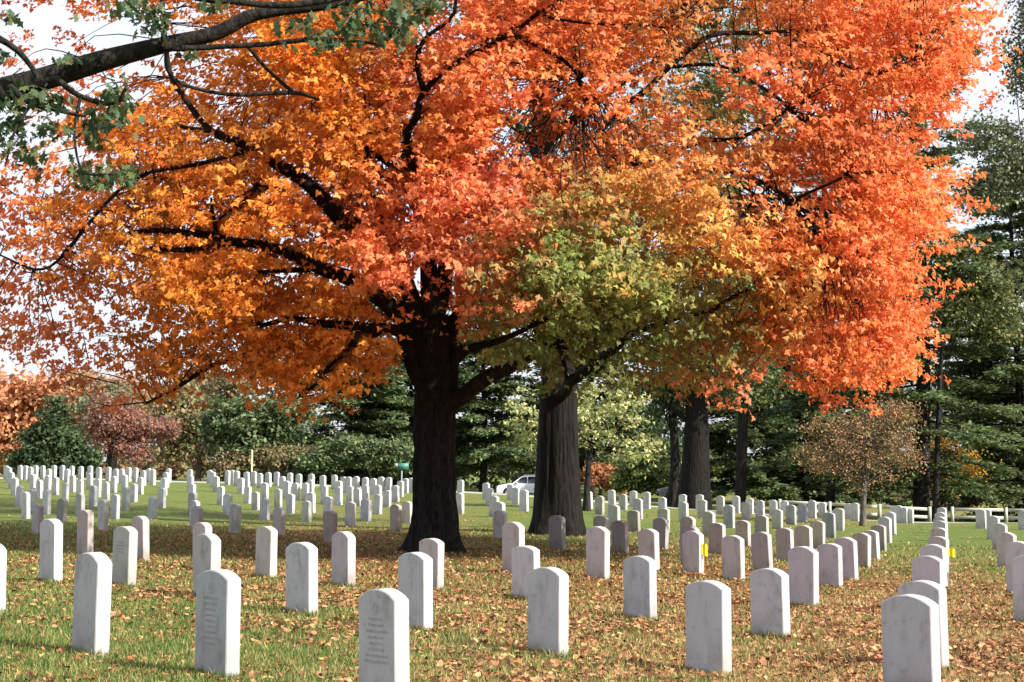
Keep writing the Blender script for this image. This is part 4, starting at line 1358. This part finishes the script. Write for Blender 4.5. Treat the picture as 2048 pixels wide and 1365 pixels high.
def fence(x0, x1, label):
    a, b = G(x0, yf), G(x1, yf)
    f_ = thing('rail_fence', label, 'fence', a, 'white rail fences beyond the graves')
    n_ = max(1, int(round((b.x - a.x) / 2.4)))
    for k in range(n_ + 1):
        q = a.lerp(b, k / n_)
        boxes_mesh('post', [(q.x, q.y, q.z + 0.38, 0.13, 0.13, 0.86)], M_white, f_, a)
    for zz in (0.30, 0.68):
        for k in range(n_):
            q0, q1 = a.lerp(b, k / n_), a.lerp(b, (k + 1) / n_)
            L = q1.x - q0.x - 0.14
            V_ = []
            for q, sx in ((q0, 0.068), (q1, -0.068)):
                for dy in (-0.03, 0.03):
                    for dz in (-0.075, 0.075):
                        V_.append((q.x + sx, q.y + dy, q.z + zz + dz))
            F_ = [(0, 1, 3, 2), (4, 6, 7, 5), (0, 4, 5, 1), (2, 3, 7, 6), (1, 5, 7, 3), (0, 2, 6, 4)]
            mesh_np('rail', np.array(V_), [np.array(F_)], M_white, f_, offset=a)
    return f_


fence(1560, 1860, 'low white two-rail fence seen behind the small bare-ish tree')
fence(1905, 2120, 'low white two-rail fence at the far right edge, beyond the last headstones')


def post_thing(name, label, cat, x, d, r, h, mat, top=None):
    g = G(x, d)
    t = thing(name, label, cat, g)
    tube('post', [g + Vector((0, 0, -0.1)), g + Vector((0, 0, h / 2)), g + Vector((0.01, 0, h))], [r, r, r], mat, t, seg=8, sub=1)
    if top:
        boxes_mesh('cap' if top[3] < 0.2 else 'sign_plate', [(g.x + top[0], g.y - r - 0.03, g.z + h + top[1], top[2], 0.04, top[3])], top[4], t, g)
    return t


M_cream = plain_mat('cream_plastic', (0.78, 0.76, 0.40), 0.6, 0, 0.05, 3)
M_teal = plain_mat('teal_paint', (0.04, 0.17, 0.13), 0.5, 0, 0.1, 3)
M_grey = plain_mat('grey_metal', (0.45, 0.47, 0.45), 0.5, 0.3, 0.08, 3)
M_yel = plain_mat('yellow_vinyl', (0.85, 0.68, 0.02), 0.5, 0, 0.08, 20)
post_thing('marker_pole', 'thin pale yellow pole rising behind the left headstones', 'pole', 503, 110, 0.07, 2.75, M_cream, (0, 0, 0.16, 0.08, M_cream))
post_thing('sign_post', 'thin pale post with small crosspiece behind the right field', 'post', 1761, 110, 0.045, 1.95, M_grey, (0.15, -0.05, 0.5, 0.10, M_grey))
post_thing('marker_pole', 'short pale yellow-green pole just left of the small bare-ish tree', 'pole', 1681, 110, 0.05, 1.6, M_cream, (0, 0, 0.14, 0.08, M_cream))
ts = post_thing('street_sign', 'teal sign with a pale corner on thin posts beside the maple trunk', 'sign', 803, 108, 0.06, 2.0, M_grey, (0.05, 0.0, 1.0, 0.5, M_teal))
gts = G(803, 108)
boxes_mesh('sign_plate', [(gts.x - 0.42, gts.y - 0.13, gts.z + 2.1, 0.24, 0.03, 0.24)], M_white, ts, gts)


def small_flag(label, x, y, d, w, h, pole, rot=0.3):
    c = P(x, y, d)
    gz_ = float(gz(c.x, c.y))
    t = thing('marker_flag', label, 'flag', (c.x, c.y, gz_), 'yellow marker flags')
    x0 = c.x - w / 2
    tube('stake', [Vector((x0, c.y, gz_ - 0.03)), Vector((x0, c.y, c.z)), Vector((x0, c.y, c.z + h / 2))], [0.004] * 3, M_grey, t, seg=6, sub=1)
    V_, F_ = [], []
    n_ = 8
    for k in range(n_ + 1):
        u = k / n_
        for v in (-0.5, 0.5):
            V_.append((x0 + u * w * math.cos(rot), c.y - 0.006 + 0.012 * math.sin(u * 7 + v), c.z + v * h - 0.12 * h * u + 0.02 * h * math.sin(u * 9)))
        if k:
            F_.append((2 * k - 2, 2 * k, 2 * k + 1, 2 * k - 1))
    mesh_np('flag', np.array(V_), [np.array(F_)], M_yel, t, offset=t.location)
    return t


o16 = [s for s in stones if s[1] == 1385][0][0]
small_flag('narrow folded yellow flag against the right side of the pinkish white headstone', 1409, 1099, o16.location.y - 0.12, 0.085, 0.17, 0.4, 0.2)
o4 = [s for s in stones if s[1] == 1868][0][0]
small_flag('square yellow flag right of the right-hand file of headstones', 1903, 1105, o4.location.y + 0.1, 0.10, 0.11, 0.4, 0.2)

# ------------------------------------------------------------------ cars
M_glass, _nt, _n, _l, _b = new_mat('car_glass')
_b.inputs['Base Color'].default_value = (0.03, 0.035, 0.05, 1)
_b.inputs['Roughness'].default_value = 0.08
M_tyre = plain_mat('tyre_rubber', (0.018, 0.018, 0.018), 0.9)
M_rim = plain_mat('alloy', (0.55, 0.55, 0.56), 0.35, 0.7, 0.05)
M_lamp = plain_mat('lamp_lens', (0.7, 0.72, 0.75), 0.2, 0, 0.03)


def make_car(label, x_front, d, paint, kind='suv'):
    g = G(x_front, d)
    t = thing('parked_car', label, 'car', (g.x, g.y, g.z + 0.05), 'parked cars beyond the graves')
    side = [(0.0, 0.35), (0.0, 0.72), (0.10, 0.90), (0.55, 1.02), (1.25, 1.10), (1.95, 1.62), (2.25, 1.70), (3.9, 1.72), (4.35, 1.60), (4.65, 1.10), (4.72, 0.75), (4.72, 0.38)]
    wheels = [(0.92, 0.36), (3.78, 0.36)]
    prof = list(side)
    # lower edge with wheel arches, rear to front
    low = []
    for cxw in (3.78, 0.92):
        for k in range(9):
            a = math.pi * k / 8
            low.append((cxw + 0.43 * math.cos(a), 0.36 + 0.43 * math.sin(a) - 0.02))
    prof += low
    m_ = len(prof)
    hw = 0.93
    V_ = []
    for sy, ins in ((-hw, 0.0), (hw, 0.0)):
        for (px__, pz) in prof:
            tuck = 0.20 * max(0, (pz - 1.08) / 0.64)
            V_.append((px__, sy * (1 - tuck / hw), pz))
    Fc = [(k, (k + 1) % m_, (k + 1) % m_ + m_, k + m_) for k in range(m_)]
    me = bpy.data.meshes.new('body')
    me.from_pydata(V_, [], Fc + [tuple(reversed(range(m_))), tuple(range(m_, 2 * m_))])
    me.update()
    me.materials.append(paint)
    body = bpy.data.objects.new('body', me)
    link(body, t)
    bv = body.modifiers.new('b', 'BEVEL')
    bv.width = 0.035
    bv.segments = 2
    bv.limit_method = 'ANGLE'
    # windows, a little proud of the pillars
    for (pts) in ([(1.42, 1.14), (1.98, 1.56), (2.42, 1.62), (2.42, 1.12)], [(2.50, 1.12), (2.50, 1.62), (3.38, 1.63), (3.38, 1.12)], [(3.46, 1.12), (3.46, 1.63), (3.95, 1.61), (4.32, 1.14)]):
        for sy in (-1, 1):
            vv = []
            for (a, b) in pts:
                tuck = 0.20 * max(0, (b - 1.08) / 0.64)
                vv.append((a, sy * (hw - tuck + 0.004), b))
            for (a, b) in pts:
                tuck = 0.20 * max(0, (b - 1.08) / 0.64)
                vv.append((a, sy * (hw - tuck - 0.01), b))
            mesh_np('window', np.array(vv), [np.array([(0, 1, 2, 3), (4, 5, 6, 7), (0, 1, 5, 4), (1, 2, 6, 5), (2, 3, 7, 6), (3, 0, 4, 7)])], M_glass, t)
    ws = np.array([(1.27, -0.78, 1.125), (1.27, 0.78, 1.125), (1.93, 0.68, 1.617), (1.93, -0.68, 1.617)])
    ws2 = ws + np.array([-0.008, 0, 0.012])
    mesh_np('windscreen', np.concatenate([ws, ws2]), [np.array([(0, 1, 2, 3), (4, 5, 6, 7), (0, 1, 5, 4), (2, 3, 7, 6)])], M_glass, t)
    for (wx, wz) in wheels:
        for sy in (-1, 1):
            wv = []
            n2 = 20
            for (yy, rr_) in ((0.0, 0.22), (0.0, 0.30), (0.03, 0.35), (0.19, 0.35), (0.22, 0.30)):
                for k in range(n2):
                    a = 2 * math.pi * k / n2
                    wv.append((wx + rr_ * math.cos(a), sy * (hw - 0.02 - yy), wz + rr_ * math.sin(a)))
            ff = []
            for i in range(4):
                for k in range(n2):
                    ff.append((i * n2 + k, i * n2 + (k + 1) % n2, (i + 1) * n2 + (k + 1) % n2, (i + 1) * n2 + k))
            whl = mesh_np('wheel', np.array(wv), [np.array(ff)], M_tyre, t, smooth=True)
            rv = [(wx, sy * (hw - 0.03), wz)] + [(wx + (0.225 if k % 2 == 0 else 0.20) * math.cos(2 * math.pi * k / 20), sy * (hw - 0.06 + 0.01 * (k % 2)), wz + 0.22 * math.sin(2 * math.pi * k / 20)) for k in range(20)]
            mesh_np('rim', np.array(rv), [np.array([(0, 1 + k, 1 + (k + 1) % 20) for k in range(20)])], M_rim, whl)
    for sy in (-1, 1):
        boxes_mesh('headlight', [(0.10, sy * 0.70, 0.80, 0.16, 0.30, 0.13)], M_lamp, t)
        boxes_mesh('mirror', [(1.60, sy * 1.02, 1.14, 0.16, 0.16, 0.12)], paint, t)
        boxes_mesh('roof_rail', [(3.0, sy * 0.66, 1.755, 1.7, 0.04, 0.04)], M_grey, t)
    boxes_mesh('bumper', [(-0.03, 0, 0.48, 0.10, 1.6, 0.20)], M_tyre, t)
    return t


def car_paint(name, c):
    m, nt, n, l, b = new_mat(name)
    b.inputs['Base Color'].default_value = (*c, 1)
    b.inputs['Roughness'].default_value = 0.35
    b.inputs['Coat Weight'].default_value = 0.5
    return m


make_car('white off-roader parked beyond the graves, half hidden by the second big trunk', 993, 112, car_paint('white_car_paint', (0.72, 0.76, 0.80)))
make_car('grey car mostly hidden behind the slim black trunk', 1316, 112, car_paint('grey_car_paint', (0.20, 0.21, 0.23)))

# ------------------------------------------------------------------ fallen leaves and grass
rs = np.random.RandomState(77)


def scatter(n_, dmin, dmax, power):
    """random ground points inside the view, denser near the camera"""
    u = rs.rand(n_)
    Y = (dmin ** (1 - power) + u * (dmax ** (1 - power) - dmin ** (1 - power))) ** (1 / (1 - power))
    X = (rs.uniform(-130, 2180, n_) - CX) / F * Y
    return X, Y


X, Y = scatter(200000, 6.8, 50, 1.3)
lt, dr = ground_maps(X, Y)
pt = np.array([mnoise.noise(Vector((a * 1.1, b * 1.1, 0.3))) * 0.55 + mnoise.noise(Vector((a * 3.6, b * 3.6, 4.1))) * 0.55 for a, b in zip(X, Y)]) + 0.5
keep = rs.rand(len(X)) < np.clip(lt ** 1.2 * (0.12 + 2.6 * np.clip(pt, 0, 1.2) ** 2.2) - 0.02, 0.0, 1.0)
keep &= rs.rand(len(X)) < 0.85
X, Y, lt = X[keep], Y[keep], lt[keep]
# leaves drifted against the feet of the stones
bx_, by_ = [], []
for s in stones:
    if s[3] < 24:
        k = int(26 * rs.rand() + 10)
        a_ = rs.uniform(-0.25, 0.25, k)
        b_ = rs.choice([-1, 1], k, p=[0.6, 0.4]) * (0.065 + np.abs(rs.normal(0, 0.07, k)))
        ca, sa = math.cos(-math.radians(46)), math.sin(-math.radians(46))
        bx_.append(s[0].location.x + a_ * ca - b_ * sa)
        by_.append(s[0].location.y + a_ * sa + b_ * ca)
X, Y = np.concatenate([X] + bx_), np.concatenate([Y] + by_)
n_ = len(X)
print('fallen leaves', n_)
pos = np.stack([X, Y, gz(X, Y) + rs.uniform(0.004, 0.034, n_)], 1)
LC = [(0.38, 0.17, 0.085), (0.48, 0.24, 0.12), (0.22, 0.085, 0.04), (0.55, 0.34, 0.17), (0.075, 0.03, 0.018), (0.46, 0.16, 0.07), (0.60, 0.40, 0.14)]
c = pal(LC, n_, rs, 0.25, [0.23, 0.2, 0.18, 0.12, 0.16, 0.06, 0.05])
T_FL = (np.array([(0, -0.55, 0.0), (0.45, -0.15, 0.16), (0.30, 0.45, 0.05), (0, 0.75, 0.2), (-0.32, 0.42, 0.04), (-0.45, -0.18, 0.18), (0, 0.05, -0.04)]),
        np.array([(6, 0, 1, 2), (6, 2, 3, 4), (6, 4, 5, 0)]))
nr = rs.normal(0, 0.38, (n_, 3)) + np.array([0, 0, 1.0])
fl = leaves('fallen_leaves', pos, nr, rs.normal(0, 1, (n_, 3)), rs.uniform(0.016, 0.050, n_), c * np.clip(rs.normal(0.9, 0.25, (n_, 1)), 0.35, 1.3), T_FL, M_litter, None, rs)
tag(fl, 'brown, orange and tan fallen leaves strewn over the lawn', 'fallen leaves', kind='stuff')

X, Y = scatter(420000, 6.6, 34, 1.6)
lt, dr = ground_maps(X, Y)
pt = patchy(X, Y, 2.3, 2.0)
keep = rs.rand(len(X)) < np.clip(1.1 - 0.75 * lt * (0.4 + pt), 0.2, 1)
X, Y, dr = X[keep], Y[keep], dr[keep]
# tufts left by the mower round the feet of the nearer stones
ex, ey = [], []
for s in stones:
    if s[3] < 18:
        k = 420
        a = rs.uniform(-0.21, 0.21, k)
        b = rs.choice([-1, 1], k) * rs.uniform(0.055, 0.10, k)
        sw = rs.rand(k) < 0.3
        lx = np.where(sw, np.sign(a) * rs.uniform(0.165, 0.21, k), a)
        ly = np.where(sw, rs.uniform(-0.08, 0.08, k), b)
        ca, sa = math.cos(-ANG), math.sin(-ANG)
        ex.append(s[0].location.x + lx * ca - ly * sa)
        ey.append(s[0].location.y + lx * sa + ly * ca)
n_main = len(X)
ex, ey = np.concatenate(ex), np.concatenate(ey)
_, dre = ground_maps(ex, ey)
X, Y, dr = np.concatenate([X, ex]), np.concatenate([Y, ey]), np.concatenate([dr, dre])
n_ = len(X)
print('grass', n_)
h = rs.uniform(0.022, 0.062, n_)
h[n_main:] *= 1.35
w = rs.uniform(0.0025, 0.005, n_) * np.clip(Y / 9, 1, 2.6)
th = rs.uniform(0, 2 * math.pi, n_)
ln = rs.uniform(0.1, 0.9, n_) * h
z = gz(X, Y) - 0.004
dx, dy = np.cos(th), np.sin(th)
lean_a = rs.uniform(0, 2 * math.pi, n_)
v0 = np.stack([X - dx * w, Y - dy * w, z], 1)
v1 = np.stack([X + dx * w, Y + dy * w, z], 1)
v2 = np.stack([X + np.cos(lean_a) * ln, Y + np.sin(lean_a) * ln, z + h], 1)
Vg = np.stack([v0, v1, v2], 1).reshape(-1, 3)
isd = rs.rand(n_) < np.clip(dr * 0.9 * (0.4 + 1.2 * patchy(X, Y, 3.1, 0.7)), 0.05, 0.9)
cg = np.where(isd[:, None], pal([(0.46, 0.35, 0.15), (0.58, 0.45, 0.21), (0.34, 0.28, 0.10)], n_, rs, 0.2), pal([(0.10, 0.17, 0.035), (0.15, 0.22, 0.05), (0.22, 0.26, 0.07), (0.06, 0.11, 0.03)], n_, rs, 0.2))
grass = mesh_np('grass', Vg, [np.arange(n_ * 3).reshape(-1, 3)], M_grass, col=np.repeat(cg, 3, 0))
tag(grass, 'short green and straw-coloured lawn grass between the headstones', 'grass', kind='stuff')
